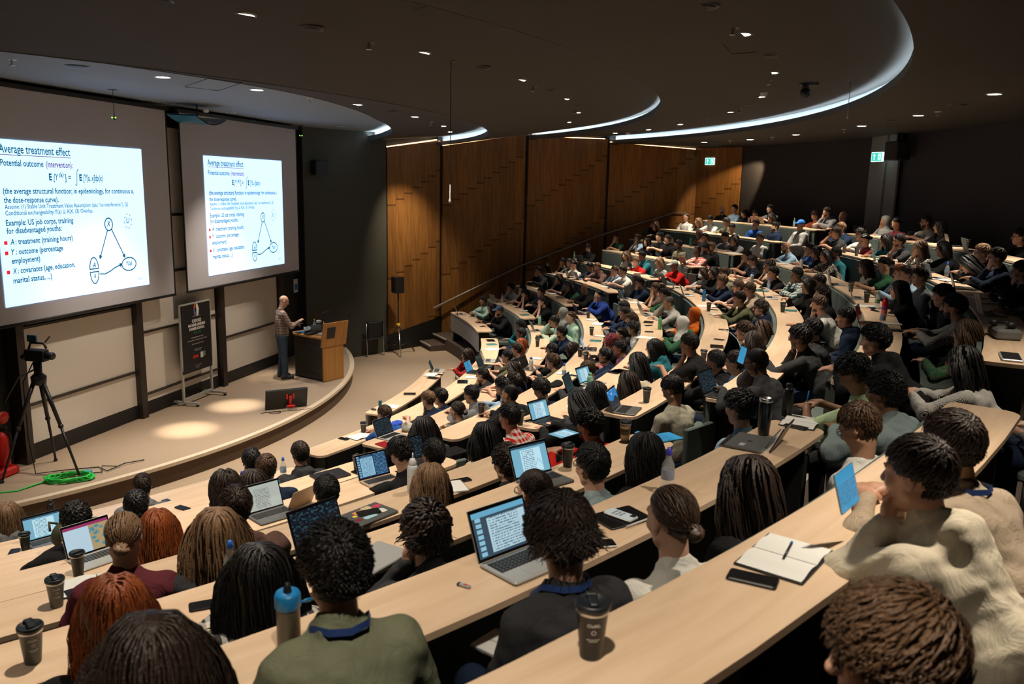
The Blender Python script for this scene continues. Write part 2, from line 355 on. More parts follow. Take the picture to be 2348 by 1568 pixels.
# seating terraces, clipped at the wood wall
TH_W = {0: 27, 1: 29.2, 2: 29.9, 3: 30.4, 4: 30.8, 5: 31, 6: 31.1, 7: 31.2, 8: 31, 9: 30.3, 10: 28}
m = MB(); nseg = 90
for k in range(1, 10):
    r0, r1 = rk(k)-.06, rk(k+1)-.06 if k < 9 else 22.35; z0, z1 = fk(k-1) if k > 1 else 0, fk(k)
    ta, tb = -100, TH_W[k] if k < 9 else 25; vs = []
    for i in range(nseg+1):
        th = ta+(tb-ta)*i/nseg; vs += [tuple(polar(r0, th, z0)), tuple(polar(r0, th, z1)), tuple(polar(r1, th, z1))]
    m.add(vs, [q for i in range(nseg) for q in ((3*i, 3*i+1, 3*i+4, 3*i+3), (3*i+1, 3*i+2, 3*i+5, 3*i+4))], False)
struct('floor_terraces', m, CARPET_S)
# half steps in the three aisles with pale nosings
def arcprism(mb, r0, r1, z0, z1, ta, tb, n=8):
    vs = []
    for i in range(n+1):
        th = ta+(tb-ta)*i/n; vs += [tuple(polar(r0, th, z0)), tuple(polar(r1, th, z0)), tuple(polar(r1, th, z1)), tuple(polar(r0, th, z1))]
    fs = [(4*i+j, 4*i+4+j, 4*i+4+(j+1) % 4, 4*i+(j+1) % 4) for i in range(n) for j in range(4)]+[(0, 1, 2, 3), (4*n+3, 4*n+2, 4*n+1, 4*n)]
    return mb.add(vs, fs)
NOSE = mat('step_nosing', (.35, .34, .32), .5)
m, m2 = MB(), MB()
for k in range(1, 10):
    for ta, tb in ((-37, -33.2), (6.1, 9.4), (24.2 if k < 3 else 26.8, TH_W[k]-.4)):
        lo, hi = (fk(k-1) if k > 1 else 0), fk(k); mid = (lo+hi)/2
        arcprism(m, rk(k)-.5, rk(k)-.06, lo, mid, ta, tb); arcprism(m2, rk(k)-.52, rk(k)-.47, mid-.03, mid+.004, ta, tb); arcprism(m2, rk(k)-.08, rk(k)-.03, hi-.03, hi+.004, ta, tb)
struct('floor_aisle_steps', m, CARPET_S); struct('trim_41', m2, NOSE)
# stage: carpeted platform with a curved front and pale nosing
m = MB(); n = 80; TA, TB = -60, 26.5; vs = []
for i in range(n+1): th = TA+(TB-TA)*i/n; vs += [tuple(polar(9.66, th, 0)), tuple(polar(9.66, th, .3))]
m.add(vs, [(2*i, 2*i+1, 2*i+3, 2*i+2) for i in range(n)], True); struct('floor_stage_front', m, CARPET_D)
m = MB(); vs = []
for i in range(n+1): vs += [tuple(polar(9.66, TA+(TB-TA)*i/n, .3)), tuple(wl(-8.2+(15.9)*i/n, -.12, .3))]
m.add(vs, [(2*i, 2*i+2, 2*i+3, 2*i+1) for i in range(n)]); struct('floor_stage', m, CARPET)
m = MB(); arcprism(m, 9.6, 9.7, .255, .306, TA, TB, 80); struct('trim_42', m, mat('stage_nosing', (.72, .6, .45), .5))
# whiteboards behind the screens
BND = [(-2.37, -.07, [(.54, 1.11), (1.15, 2.25), (2.3, 5.3)]), (.07, 2.33, [(.54, .66), (.70, 1.76), (1.8, 2.75), (2.8, 3.75), (3.8, 5.3)]), (2.55, 4.72, [(.54, 1.25), (1.29, 2.3), (2.36, 5.3)])]
for i, (s0, s1, rows) in enumerate(BND):
    t = thing('whiteboard', 'tall sliding whiteboard, %s along the stage wall' % ['beside the camera tripod', 'behind the poster easel', 'behind the standing speaker'][i], 'whiteboard', tuple(wl((s0+s1)/2, 0, .3)), WROT, 'whiteboards behind the stage')
    hw = (s1-s0)/2
    for a, b in rows:
        g = MB().box((0, 0, (a+b)/2-.3), (2*hw-.01, .03, b-a)); obj('board_panel', g, WHITEB, t)
        g = MB().box((0, -.022, b-.3+.02), (2*hw, .05, .035)); obj('panel_rail', g, POSTM, t)
    g = MB().box((0, .0, .12), (2*hw, .06, .23)); obj('base_panel', g, BLACKP, t)
for s in (-2.5, 0, 2.44, 4.8):
    m = MB(); wbox(m, s-.07, s+.07, -.08, .12, .3, 5.4); tag(obj('board_post', m, POSTM), 'dark bronze post standing %s' % {-2.5: 'between the dark corner and first whiteboard', 0: 'between the tripod whiteboard and easel whiteboard', 2.44: 'between the easel and the standing speaker', 4.8: 'at the outer edge beside the wall notice'}[s], 'post', 'whiteboard posts')
# screens
DARKT = mat('slide_ink', (.01, .08, .16), .7, emit=1, ecol=(.004, .09, .16)); PURP = mat('slide_purple', (.2, .05, .2), .7, emit=1, ecol=(.12, .05, .18)); REDT = mat('slide_red', (.5, .01, .01), .7, emit=1, ecol=(.75, .015, .02))
SLIDEM = mat('slide_white', (.8, .8, .8), .6, emit=1, ecol=(.70, 1.12, 1.75))
LIGHTT = mat('slide_grey', (.3, .5, .55), .7, emit=1, ecol=(.3, .5, .55))
def text_into(mb, s, x, y, size, z=0., shear=0., offset=0., align='LEFT', xs=1., R=None, c=(0, 0, 0)):
    cu = bpy.data.curves.new('t', 'FONT'); cu.body = s; cu.size = size; cu.shear = shear; cu.offset = offset; cu.align_x = align; cu.resolution_u = 2
    o = bpy.data.objects.new('t', cu); COL.objects.link(o); me = bpy.data.meshes.new_from_object(o.evaluated_get(bpy.context.evaluated_depsgraph_get()))
    vs = [Vector((v.co.x*xs+x, v.co.y+y, z)) for v in me.vertices]
    if R is not None: vs = [R @ v for v in vs]
    vs = [v+Vector(c) for v in vs]
    mb.add(vs, [tuple(p.vertices) for p in me.polygons]); bpy.data.objects.remove(o); bpy.data.curves.remove(cu); bpy.data.meshes.remove(me); return mb
# slide in its own frame: origin at its lower left corner, x along the wall, stood up on z
R90 = Matrix.Rotation(PI/2, 3, 'X')
SW, SH = 2.94, 2.24
def stroke(mb, pts, wd, z=.006):
    for a, b in zip(pts[:-1], pts[1:]):
        a, b = Vector(a), Vector(b); d = (b-a); 
        if d.length < 1e-6: continue
        d.normalize(); n = Vector((-d.y, d.x))*wd/2; e = d*wd*.2
        vs = [Vector((q.x, q.y, z)) for q in (a-n-e, b-n+e, b+n+e, a+n-e)]; mb.add([R90 @ v for v in vs], [(0, 1, 2, 3)])
def arcpts(cx_, cy_, rx, ry, a0, a1, n=24): return [(cx_+rx*math.cos(rad(a0+(a1-a0)*i/n)), cy_+ry*math.sin(rad(a0+(a1-a0)*i/n))) for i in range(n+1)]
def build_slide(parent):
    bg = MB(); bg.add([R90 @ Vector(v) for v in ((0, 0, .003), (SW, 0, .003), (SW, SH, .003), (0, SH, .003))], [(0, 1, 2, 3)])
    s = obj('projected_slide', bg, SLIDEM, parent); s['label'] = 'glowing white lecture slide'
    t = MB(); H = SH
    def T(str_, x, y, size, x1=None, sh=0., off=.0022, mb=t, al='LEFT'):
        q = MB(); text_into(q, str_, 0, 0, size, 0, sh, off, 'LEFT'); X = [v[0] for v in q.v]; Wd = (max(X)-min(X)); k = (x1-x)*SW/Wd if x1 else .85
        x0 = x*SW-(Wd*k/2 if al == 'CENTER' else 0)
        mb.add([R90 @ Vector(((v[0]-min(X))*k+x0, v[1]+(1-y)*H, .006)) for v in q.v], q.f)
    T('Average treatment effect', .04, .078, .165, .466); T('Potential outcome', .042, .155, .125, .29)
    T('E', .318, .235, .13, off=.006); T('[Y', .345, .235, .13, .378, sh=.25); T('(a)', .384, .212, .085, .412, sh=.25); T('] =', .418, .235, .13, .46); stroke(t, [(.486*SW, (1-.262)*SH), (.492*SW, (1-.268)*SH), (.497*SW, (1-.255)*SH), (.500*SW, (1-.215)*SH), (.503*SW, (1-.175)*SH), (.508*SW, (1-.163)*SH), (.513*SW, (1-.169)*SH)], .011); T('E', .516, .235, .13, off=.006); T('[Y|a, x]dp(x)', .542, .235, .13, .682, sh=.25)
    T('(the average structural function; in epidemiology, for continuous a,', .042, .32, .112, .915); T('the dose-response curve).', .042, .374, .112, .367)
    T('Assume: (1) Stable Unit Treatment Value Assumption (aka \u201cno interference\u201d), (2)', .044, .41, .088, .862, off=.001); T('Conditional exchangeability Y(a) \u2AEB A|X. (3) Overlap.', .044, .448, .088, .595, off=.001)
    T('Example: US job corps, training', .042, .51, .112, .452); T('for disadvantaged youths:', .042, .558, .112, .371)
    T('A', .056, .625, .112, .078, sh=.25); T(': treatment (training hours)', .086, .625, .112, .439)
    T('Y', .056, .686, .112, .078, sh=.25); T(': outcome (percentage', .084, .686, .112, .371); T('employment)', .054, .74, .112, .221)
    T('X', .056, .802, .112, .08, sh=.25); T(': covariates (age, education,', .084, .802, .112, .442); T('marital status, ...)', .054, .86, .112, .286)
    T('X', .702, .548, .12, sh=.25, al='CENTER'); T('A', .574, .823, .12, sh=.25, al='CENTER'); T('a', .574, .892, .11, sh=.25, al='CENTER'); T('Y(a)', .84, .838, .1, sh=.25, al='CENTER'); T('U', .854, .532, .13, sh=.25, al='CENTER', off=.001)
    def S(p): return [(x*SW, (1-y)*H) for x, y in p]
    wd = .019
    stroke(t, arcpts(.702*SW, (1-.534)*H, .085, .097, 0, 360, 30), wd); stroke(t, arcpts(.84*SW, (1-.828)*H, .168, .105, 0, 360, 30), wd)
    stroke(t, arcpts(.573*SW, (1-.832)*H, .092, .175, 0, 180, 20)+[((.573)*SW+.092, (1-.832)*H)], wd); stroke(t, arcpts(.573*SW, (1-.853)*H, .09, .18, 180, 360, 20)+[(.573*SW-.09, (1-.853)*H)], wd)
    stroke(t, S([(.69, .575), (.62, .765)]), wd); stroke(t, S([(.722, .572), (.81, .775)]), wd); stroke(t, S([(.612, .872), (.65, .877), (.69, .862), (.73, .84), (.782, .823)]), wd)
    for ax, ay, an in ((.62, .765, -115), (.81, .775, -60), (.782, .823, 15)):
        for da in (155, 205): stroke(t, [(ax*SW, (1-ay)*H), (ax*SW+.05*math.cos(rad(an+da)), (1-ay)*H+.05*math.sin(rad(an+da)))], wd*1.3)
    for a in range(0, 360, 45): stroke(t, arcpts(.854*SW, (1-.518)*H, .085, .115, a, a+22, 4), .01)
    obj('slide_text', t, DARKT, parent)['label'] = 'dark teal slide writing'
    p = MB(); T('(intervention):', .306, .155, .125, .476, mb=p); T('10/57', .905, .958, .06, .945, mb=p, off=0); stroke(p, [(.04*SW, (1-.09)*H), (.468*SW, (1-.09)*H)], .009); obj('slide_text', p, PURP, parent)['label'] = 'purple slide writing'
    r_ = MB()
    for y in (.612, .674, .79): r_.box(R90 @ Vector((.031*SW, (1-y)*H, .006)), (.05, .004, .05))
    obj('bullet_marks', r_, REDT, parent)['label'] = 'red bullet squares'
for nm, s0, s1, z0, z1, sl0, sl1, zs in (('left', -3.0, .82, 2.38, 5.56, -2.82, .12, 2.64), ('right', 1.16, 5.38, 2.38, 5.56, 1.83, 4.68, 2.61)):
    if nm == 'left': s0 = -3.35
    t = thing('projection_screen', 'wide projection screen %s, showing the lecture slide' % ('above the tripod whiteboard' if nm == 'left' else 'above the standing speaker'), 'screen', tuple(wl(s0, .25, z0)), WROT, None)
    Wd = s1-s0; H_ = z1-z0
    obj('screen_fabric', MB().box((Wd/2, .01, H_/2), (Wd-.06, .012, H_)), SCRM, t)
    g = MB(); g.tube([(0, .01, 0), (Wd, .01, 0)], .025, 8); g.box((Wd-.008, .01, H_/2), (.022, .02, H_)); g.box((.008, .01, H_/2), (.022, .02, H_)); obj('screen_border', g, BLACKP, t)
    obj('screen_housing', MB().box((Wd/2, .06, H_+.03), (Wd+.1, .16, .06)), BLACKP, t)
    tmp = thing('x', '', '')
    build_slide(tmp)
    k = (sl1-sl0)/SW
    for ch in list(tmp.children):
        ch.parent = t; ch.location = (sl0-s0, -.001, zs-z0); ch.scale = (k, 1, 1)
    bpy.data.objects.remove(tmp)
# slide text must face the hall: local -y is towards the audience
# ------------------------------------------------------------------ curved desks
DESKM = woodmat('maple_worktop', (.74, .55, .385), (.64, .455, .3), .9, 9., .36)
EDGEM = mat('maple_edge', (.42, .26, .14), .5)
UPH = mat('green_grey_upholstery', (.085, .11, .1), .85, bump=.15, bscale=400, var=.08, vscale=20)
GREYP = mat('grey_laminate', (.23, .23, .22), .6)
DW = .37
def worktop(r0, z, ta, tb, w=DW):
    m = MB(); rm = r0+w/2; L = rad(tb-ta)*rm; rc = .11; st = []
    for i in range(7): a = PI/2*i/6; st.append((rc*(1-math.cos(a)), rc*(1-math.sin(a))))
    n = max(4, int((tb-ta)/1.5)); ss = [(x, y) for x, y in st]+[(rc+(L-2*rc)*i/n, 0) for i in range(1, n)]+[(L-x, y) for x, y in reversed(st)]
    vs = []; uv = []
    for s, ins in ss:
        th = ta+math.degrees(s/rm); a, b = r0+ins*.35, r0+w-ins
        for r, zz in ((a, z-.028), (b, z-.028), (b, z), (a, z)): vs.append(tuple(polar(r, th, zz))); uv.append((s+z*3.7, r))
    k = len(ss); fs = [(4*i+j, 4*i+4+j, 4*i+4+(j+1) % 4, 4*i+(j+1) % 4) for i in range(k-1) for j in range(4)]+[(0, 1, 2, 3), (4*k-1, 4*k-2, 4*k-3, 4*k-4)]
    return m.add(vs, fs, uv=uv)
BLK = {'N': ('camera-side', -88., -37.2), 'M': ('middle', -32.8, 5.75), 'F': ('wall-side', 9.6, 0)}
FEND = {1: 23.5, 2: 24.2, 3: 25.2, 4: 26.2, 5: 26.4, 6: 26.9, 7: 27.2, 8: 26.8, 9: 24.6}
def desk(k, b, ta, tb, r=None, z=None, zf=None, front=True, label=None):
    r = r or rk(k); z = z or zk(k); zf = fk(k) if zf is None else zf; mid = (ta+tb)/2
    base = polar(r+.2, mid, zf); t = thing('lecture_desk', label or 'curved maple desk with green-grey front, %s row from the stage, %s block' % (ORD[k-1], BLK[b][0]), 'desk', tuple(base), 0, 'curved lecture desks')
    def put(nm, mb, m, lab=None):
        mb.v = [(v[0]-base[0], v[1]-base[1], v[2]-base[2]) for v in mb.v]; o = obj(nm, mb, m, t)
        if lab: o['label'] = lab
        return o
    put('worktop', worktop(r, z, ta, tb), DESKM)
    n = max(4, int((tb-ta)/2)); zl = fk(k-1) if k > 1 else zf
    if front:
        g = MB(); arcprism(g, r+.012, r+.05, (zl+.12 if k > 1 else zf+.28), z-.03, ta+.15, tb-.15, n); put('front_panel', g, UPH if k > 1 else GREYP)
        if k > 1:
            # upholstered seat backs leaning on the panel, and the tip-up bench of the row in front
            for j in range(2): pass
            g = MB(); arcprism(g, r-.05, r+.012, zl+.42, z-.045, ta+.5, tb-.5, n); put('backrest_pad', g, UPH)
            g = MB(); arcprism(g, r-.46, r-.06, zl+.40, zl+.46, ta+1, tb-1, n); put('bench_seat', g, UPH)
            g = MB(); x = ta+.6+2.2
            while x < tb-1.5:
                arcprism(g, r-.056, r-.049, zl+.45, z-.06, x, x+.035, 1); x += 2.6
            put('seat_back_seams', g, BLACKP)
    for x in np.linspace(ta+.7, tb-.7, max(2, int((tb-ta)/7)+1)):
        g = MB(); a0 = math.degrees(.02/r); arcprism(g, r+.05, r+.30, zf, z-.03, x-a0, x+a0, 1); put('support_fin', g, BLACKP)
    return t
for k in range(1, 9): desk(k, 'N', BLK['N'][1], BLK['N'][2])
for k in range(1, 10): desk(k, 'M', BLK['M'][1], BLK['M'][2] if k < 9 else 5.75)
for k in range(1, 10): desk(k, 'F', 9.6, FEND[k])
desk(1, 'M', -19.9, -3.2, r=11.49, z=.775, zf=0, label='short loose curved table on the floor, ahead of the middle block')

# ------------------------------------------------------------------ stage furniture
OAK = woodmat('lectern_oak', (.52, .26, .075), (.40, .185, .05), 3, 9, .4)
LAM = mat('black_laminate', (.03, .024, .018), .4); STEEL = mat('brushed_steel', (.62, .62, .6), .3, 1.); ALU = mat('anodised_aluminium', (.5, .53, .5), .4, .2)
BP = mat('black_plastic', (.014, .014, .015), .45); RUB = mat('rubber', (.02, .02, .02), .8)
def local(P, z0=.3): return (float(P[0]), float(P[1]), z0)
# lectern
t = thing('lectern', 'wooden lectern with black front, carrying a monitor, glasses and a bottle', 'lectern', (-4.15, 17.08, .3), rad(-35))
LT = t
obj('cabinet_body', MB().rbox((0, 0, .46), (.9, .52, .88), .03), LAM, t)
obj('side_panel', MB().box((.47, 0, .46), (.04, .56, .9)), OAK, t)
g = MB(); g.prism([(-.56, -.2), (-.4, -.32), (.5, -.32), (.5, .32), (-.4, .32), (-.56, .2)], .91, .945); obj('worktop', g, OAK, t)
g = MB(); g.box((.53, 0, 1.0), (.035, .68, .52), Matrix.Rotation(rad(10), 3, 'Y')); obj('slanted_screen_board', g, OAK, t)
g = MB(); g.box((.557, -.12, 1.04), (.012, .22, .24), Matrix.Rotation(rad(10), 3, 'Y')); o = obj('notice_panel', g, BP, t)
g = MB()
for z in (.16, .78):
    for i in range(9): g.box((-.1+i*.045, -.263, z+.01*math.sin(i*2)), (.022, .004, .03))
obj('vent_slots', g, RUB, t)
g = MB(); g.rbox((.05, -.263, .62), (.12, .01, .06), .004); obj('cable_plate', g, RUB, t)
def onl(x, y, z): v = Matrix.Rotation(rad(-35), 3, 'Z') @ Vector((x, y, 0)); return (v.x-4.15, v.y+17.08, .3+z)
# monitor on the lectern, laptop, phone, document camera, glasses, bottle
t = thing('desktop_monitor', 'thin black monitor standing on the lectern', 'monitor', onl(.1, .18, .945), rad(-35+115))
obj('display_panel', MB().rbox((0, 0, .3), (.5, .03, .33), .008), BP, t); obj('stand_pole', MB().tube([(0, .03, .01), (0, .03, .28)], .02), BP, t); obj('stand_base', MB().rbox((0, .02, .01), (.22, .16, .02), .01), BP, t)
t = thing('document_camera', 'white document camera arm behind the lectern monitor', 'camera', onl(.22, -.05, .945), rad(-35))
g = MB(); g.rbox((0, 0, .02), (.16, .14, .04), .02); obj('camera_base', g, mat('white_plastic', (.75, .74, .7), .4), t)
obj('camera_arm', MB().tube([(0, .03, .03), (.0, .06, .18), (-.02, .04, .27), (-.05, -.02, .3)], .014), MATS['white_plastic'], t); obj('camera_head', MB().rbox((-.06, -.05, .29), (.06, .09, .05), .012), MATS['white_plastic'], t)
t = thing('open_laptop', 'open laptop on the lectern with a blue-lit lid', 'laptop', onl(-.12, .05, .945), rad(-35-110))
obj('laptop_base', MB().rbox((0, 0, .008), (.31, .21, .014), .01), ALU, t); obj('laptop_lid', MB().rbox((0, .13, .1), (.31, .01, .2), .004, Matrix.Rotation(rad(-18), 3, 'X')), mat('blue_grey_metal', (.16, .3, .42), .35, .3), t)
t = thing('desk_phone', 'black desk phone beside the lectern laptop', 'phone', onl(-.02, -.2, .945), rad(-50))
obj('phone_body', MB().rbox((0, 0, .025), (.2, .18, .05), .01, Matrix.Rotation(rad(10), 3, 'X')), BP, t); obj('handset', MB().tube([(-.07, -.07, .06), (-.07, .07, .07)], [.022, .022]), BP, t)
t = thing('water_bottle', 'amber-capped glass water bottle on the lectern', 'bottle', onl(-.22, .12, .945))
obj('bottle_body', MB().lathe([(0, 0), (.035, 0), (.038, .02), (.038, .15), (.016, .21), (.014, .25), (0, .25)]), glassmat(), t); obj('bottle_cap', MB().lathe([(.016, .245), (.017, .275), (0, .276)]), mat('amber', (.7, .35, .05), .4), t)
for i, (x, y) in enumerate(((-.36, -.02), (-.3, .05), (-.38, .09))):
    t = thing('drinking_glass', 'clear drinking glass on the lectern corner, %s' % ('by its outer edge', 'in the middle of the three', 'by the speaker')[i], 'glass', onl(x, y, .945), 0, 'glasses on the lectern')
    obj('glass_body', MB().lathe([(0, .004), (.026, .004), (.034, .1), (.036, .1), (.028, 0), (0, 0)], 14), glassmat(), t)
o = obj('paper_folder', MB().rbox((0, 0, .006), (.3, .22, .012), .006), mat('blue_folder', (.03, .14, .3), .5), None, onl(-.34, -.1, .945), rad(50)); tag(o, 'blue folder lying on the lectern worktop', 'folder')
# stage monitor lying against its stand
t = thing('stage_monitor', 'black flat monitor tilted on the stage edge with a red bracket', 'monitor', (-4.12, 14.5, .3), rad(28))
Rm_ = Matrix.Rotation(rad(16), 3, 'X')
obj('monitor_back', MB().rbox((0, 0, .19), (.76, .05, .4), .012, Rm_), BP, t)
g = MB(); R9 = Rm_
g.box((.06, -.045, .16), (.05, .02, .2), R9); g.box((.0, -.05, .24), (.03, .02, .1), R9); g.box((.12, -.05, .24), (.03, .02, .1), R9); g.box((.06, -.07, .06), (.14, .04, .03), R9); obj('red_bracket', g, mat('red_paint', (.6, .02, .015), .4), t)
g = MB(); g.tube([(-.02, -.06, .08), (-.03, -.14, .01), (.15, -.14, .01), (.14, -.06, .08)], .006); obj('wire_stand', g, STEEL, t)
g = MB(); g.tube(arcpts3 if 0 else [(-.25+.1*math.cos(a/3), -.2+.07*math.sin(a/3), .008) for a in range(20)]+[(-.4, -.12, .008), (-.5, -.16, .008)], .006, 6); g.tube([(-.05, -.1, .05), (-.2, -.16, .01), (.3, -.2, .008), (.42, -.14, .008)], .005, 6); obj('power_cable', g, RUB, t)
# poster easel
ex, ey = -5.93, 14.98
t = thing('poster_easel', 'wheeled metal easel holding a black event poster', 'easel', (ex, ey, .3), WROT)
for x in (-.43, .45):
    g = MB(); g.box((x, 0, .62), (.045, .03, 1.15)); g.box((x, -.0, 1.45), (.03, .02, .75)); obj('upright', g, ALU, t)
    g = MB(); g.box((x, 0, .06), (.05, .62, .035)); obj('foot_bar', g, ALU, t)
    for y in (-.28, .28): g = MB(); g.lathe([(0, -.012), (.03, -.012), (.03, .012), (0, .012)], 12); g.v = [(x+v[2], y+v[0], .032+v[1]) for v in g.v]; obj('caster', g, RUB, t)
obj('cross_bar', MB().box((.01, 0, .1), (.86, .03, .05)), ALU, t)
g = MB(); g.box((.01, -.02, 1.215), (.9, .012, 1.27)); PO = obj('poster', g, mat('poster_black', (.012, .012, .013), .5), t); 
g = MB(); g.box((.01, -.015, 1.86), (.93, .03, .025)); g.box((-.45, -.015, 1.25), (.02, .03, 1.2)); g.box((.47, -.015, 1.25), (.02, .03, 1.2)); obj('poster_frame', g, ALU, t)
g = MB(); Rp = R90
def PT(s, x, z, size, mb=None, al='CENTER', off=0, xs=1): text_into(mb or g, s, x, z, size, .028, 0, off, al, xs, Rp)
PT('OXFORD', .03, 1.5, .085, off=.003, xs=.8); PT('MACHINE LEARNING', .03, 1.43, .068, off=.003, xs=.8); PT('SUMMER SCHOOL', .03, 1.36, .068, off=.003, xs=.85)
PT('MLx Health & Bio 8-11 July', .03, 1.21, .032); PT('MLx Representation Learning & Generative AI  12-15 July', .03, 1.16, .028, xs=.9); PT('Mathematical Institute, Oxford', .03, 1.09, .028)
PT('Organised in collaboration', .03, .99, .022); PT('AI for Global Goals', .03, .96, .022); PT('www.oxfordml.school', .02, .68, .022); PT('ai global goals', .0, .64, .022); PT('AI FOR GLOBAL GOALS', .03, 1.61, .022)
obj('poster_lettering', g, mat('poster_white', (.8, .8, .78), .6), t)
g = MB(); PT('OxML 2024', .03, 1.29, .06, mb=g, off=.002, xs=.8); obj('poster_lettering', g, mat('poster_green', (.02, .16, .1), .6), t)['label'] = 'dark green lettering'
g = MB(); PT('CIFAR', -.05, .83, .075, mb=g, off=.004, xs=.8); obj('poster_logo', g, mat('poster_red', (.75, .03, .02), .6), t)['label'] = 'red logo lettering'
g = MB(); g.box((.14, -.028, .86), (.08, .003, .11)); obj('poster_logo', g, MATS['poster_white'], t)['label'] = 'white square logo'
g = MB(); g.box((.22, -.028, .87), (.06, .003, .09)); obj('poster_logo', g, mat('poster_grey', (.2, .25, .22), .6), t)
# brain-and-face emblem: coloured wedges one side, white profile the other
cols = [(.75, .2, .03), (.7, .03, .03), (.1, .12, .35), (.05, .2, .35), (.5, .1, .3)]
for i, c_ in enumerate(cols):
    g = MB(); a0, a1 = 95+i*33, 95+i*33+30; pts = arcpts(.02, 0, .075, .12, a0, a1, 5)+arcpts(.02, 0, .03, .05, a1, a0, 5)
    g.add([R90 @ Vector((x, y+1.73, .03)) for x, y in pts], [tuple(range(len(pts)))]); obj('emblem_wedge', g, mat('emblem%d' % i, c_, .6), t)
g = MB(); pts = [(.035, -.12), (.035, .12), (.07, .11), (.1, .05), (.115, .0), (.1, -.03), (.1, -.07), (.075, -.11)]
g.add([R90 @ Vector((x, y+1.73, .03)) for x, y in pts], [tuple(range(len(pts)))]); obj('emblem_face', g, MATS['poster_white'], t)
# camera on tripod
tx, ty = -6.5, 10.9
t = thing('tripod', 'tall black video tripod standing at the stage corner', 'tripod', (tx, ty, .3))
for i, (fx, fy) in enumerate(((.54, -.15), (-.16, .51), (-.38, -.41))):
    g = MB(); g.tube([(fx*.12, fy*.12, 1.33), (fx*.55, fy*.55, .72)], [.03, .026]); g.tube([(fx*.5, fy*.5, .79), (fx, fy, .02)], [.02, .016]); g.ball((fx*.55, fy*.55, .72), .036); l_ = obj('leg', g, BP, t)
    g = MB(); g.ball((fx, fy, .02), .028); obj('foot_pad', g, RUB, l_)
obj('tripod_bowl', MB().lathe([(0, 1.26), (.09, 1.3), (.1, 1.4), (.05, 1.45), (.055, 1.6), (0, 1.62)]), BP, t)
g = MB(); g.tube([(0, 0, 1.52), (-.18, -.16, 1.42), (-.32, -.3, 1.1)], [.012, .012, .018]); obj('pan_handle', g, BP, t)
t = thing('video_camera', 'black video camera with small monitor on the stage tripod', 'camera', (tx, ty, 1.9), rad(-10))
g = MB(); g.rbox((.0, 0, .1), (.3, .13, .16), .02); g.lathe([(0, 0), (.05, 0), (.055, .1), (.045, .12), (0, .12)], 16, (0, 0, 0)); 
g.v = [(v if i < len(g.v)-16*5 else (.14+v[2], v[0], .1+v[1])) for i, v in enumerate(g.v)]; obj('camera_body', g, BP, t)
g = MB(); g.tube([(-.12, 0, .17), (-.08, 0, .27), (.12, 0, .27), (.16, 0, .2)], .016); obj('top_handle', g, BP, t)
obj('small_monitor', MB().rbox((-.05, 0, .33), (.14, .03, .09), .008), mat('screen_teal', (.02, .1, .13), .2), t); g = MB(); g.tube([(.12, .03, .28), (.18, .06, .36)], .01); g.tube([(-.17, 0, .1), (-.24, .02, .05)], [.03, .035]); obj('microphone', g, BP, t)
# green cable coil and cables
g = MB(); pts = []
for i in range(170):
    a = i*.35; rr = .2+.055*math.sin(i*.7); pts.append((-6.05+rr*1.25*math.cos(a)+.03*math.sin(i*.21), 10.65+rr*.8*math.sin(a), .315+.01*(i % 7)))
pts += [(-6.5, 10.2, .31), (-7.0, 10.0, .31), (-7.6, 9.9, .31)]; g.tube(pts, .011, 6); tag(obj('green_cable', g, mat('green_cable', (.02, .6, .08), .5)), 'bright green cable coiled on the stage below the tripod', 'cable')
g = MB(); pts = [(-6.55, 10.95, 1.95), (-6.75, 10.95, 1.6), (-6.72, 10.9, .8), (-6.6, 10.8, .33), (-6.3, 11.0, .32), (-5.9, 11.15, .32), (-5.7, 11.0, .32), (-5.6, 11.3, .33), (-5.4, 11.5, .32)]
g.tube(pts, .008, 6); g.tube([(-6.3, 10.9, .32), (-6.0, 10.8, .33), (-5.75, 10.95, .32), (-5.85, 11.15, .34), (-5.65, 11.2, .32)], .008, 6); tag(obj('black_cable', g, RUB), 'thin black cable trailing from the video camera to the stage floor', 'cable')
tag(obj('cable_adapter', MB().rbox((0, 0, .02), (.1, .06, .04), .008), mat('blue_plug', (.03, .3, .6), .4), None, (-5.95, 10.95, .3)), 'small blue cable adapter beside the green coil', 'adapter')
# fire extinguishers at the dark corner
g = MB(); tag(obj('extinguisher_stand', MB().rbox((0, 0, .06), (.5, .3, .12), .05), MATS['red_paint'], None, (-7.08, 10.72, .3), WROT), 'red moulded floor stand for the fire extinguishers', 'stand')
for i, dx in enumerate((-.12, .12)):
    t = thing('fire_extinguisher', 'red fire extinguisher, %s' % ('the outer one by the dark corner', 'the one beside the tripod')[i], 'extinguisher', (-7.08+dx*.25, 10.72+dx*.97, .42), 0, 'fire extinguishers')
    obj('cylinder_body', MB().lathe([(0, 0), (.08, 0), (.085, .02), (.085, .4), (.05, .47), (.02, .5), (0, .5)]), MATS['red_paint'], t)
    g = MB(); g.tube([(0, 0, .5), (0, 0, .55), (.09, 0, .56)], .014); obj('valve_handle', g, BP, t); g = MB(); g.tube([(.02, 0, .53), (.1, .03, .45), (.1, .02, .15)], .014); obj('hose', g, RUB, t)
tag(obj('extinguisher_sign', MB().lathe([(0, 0), (.09, 0), (.09, .012), (0, .012)], 20), MATS['red_paint'], None, None, None, Matrix.Translation((-7.05, 10.9, 1.1)) @ Matrix.Rotation(WROT, 4, 'Z') @ Matrix.Rotation(PI/2, 4, 'X')), 'round red sign above the fire extinguishers', 'sign')
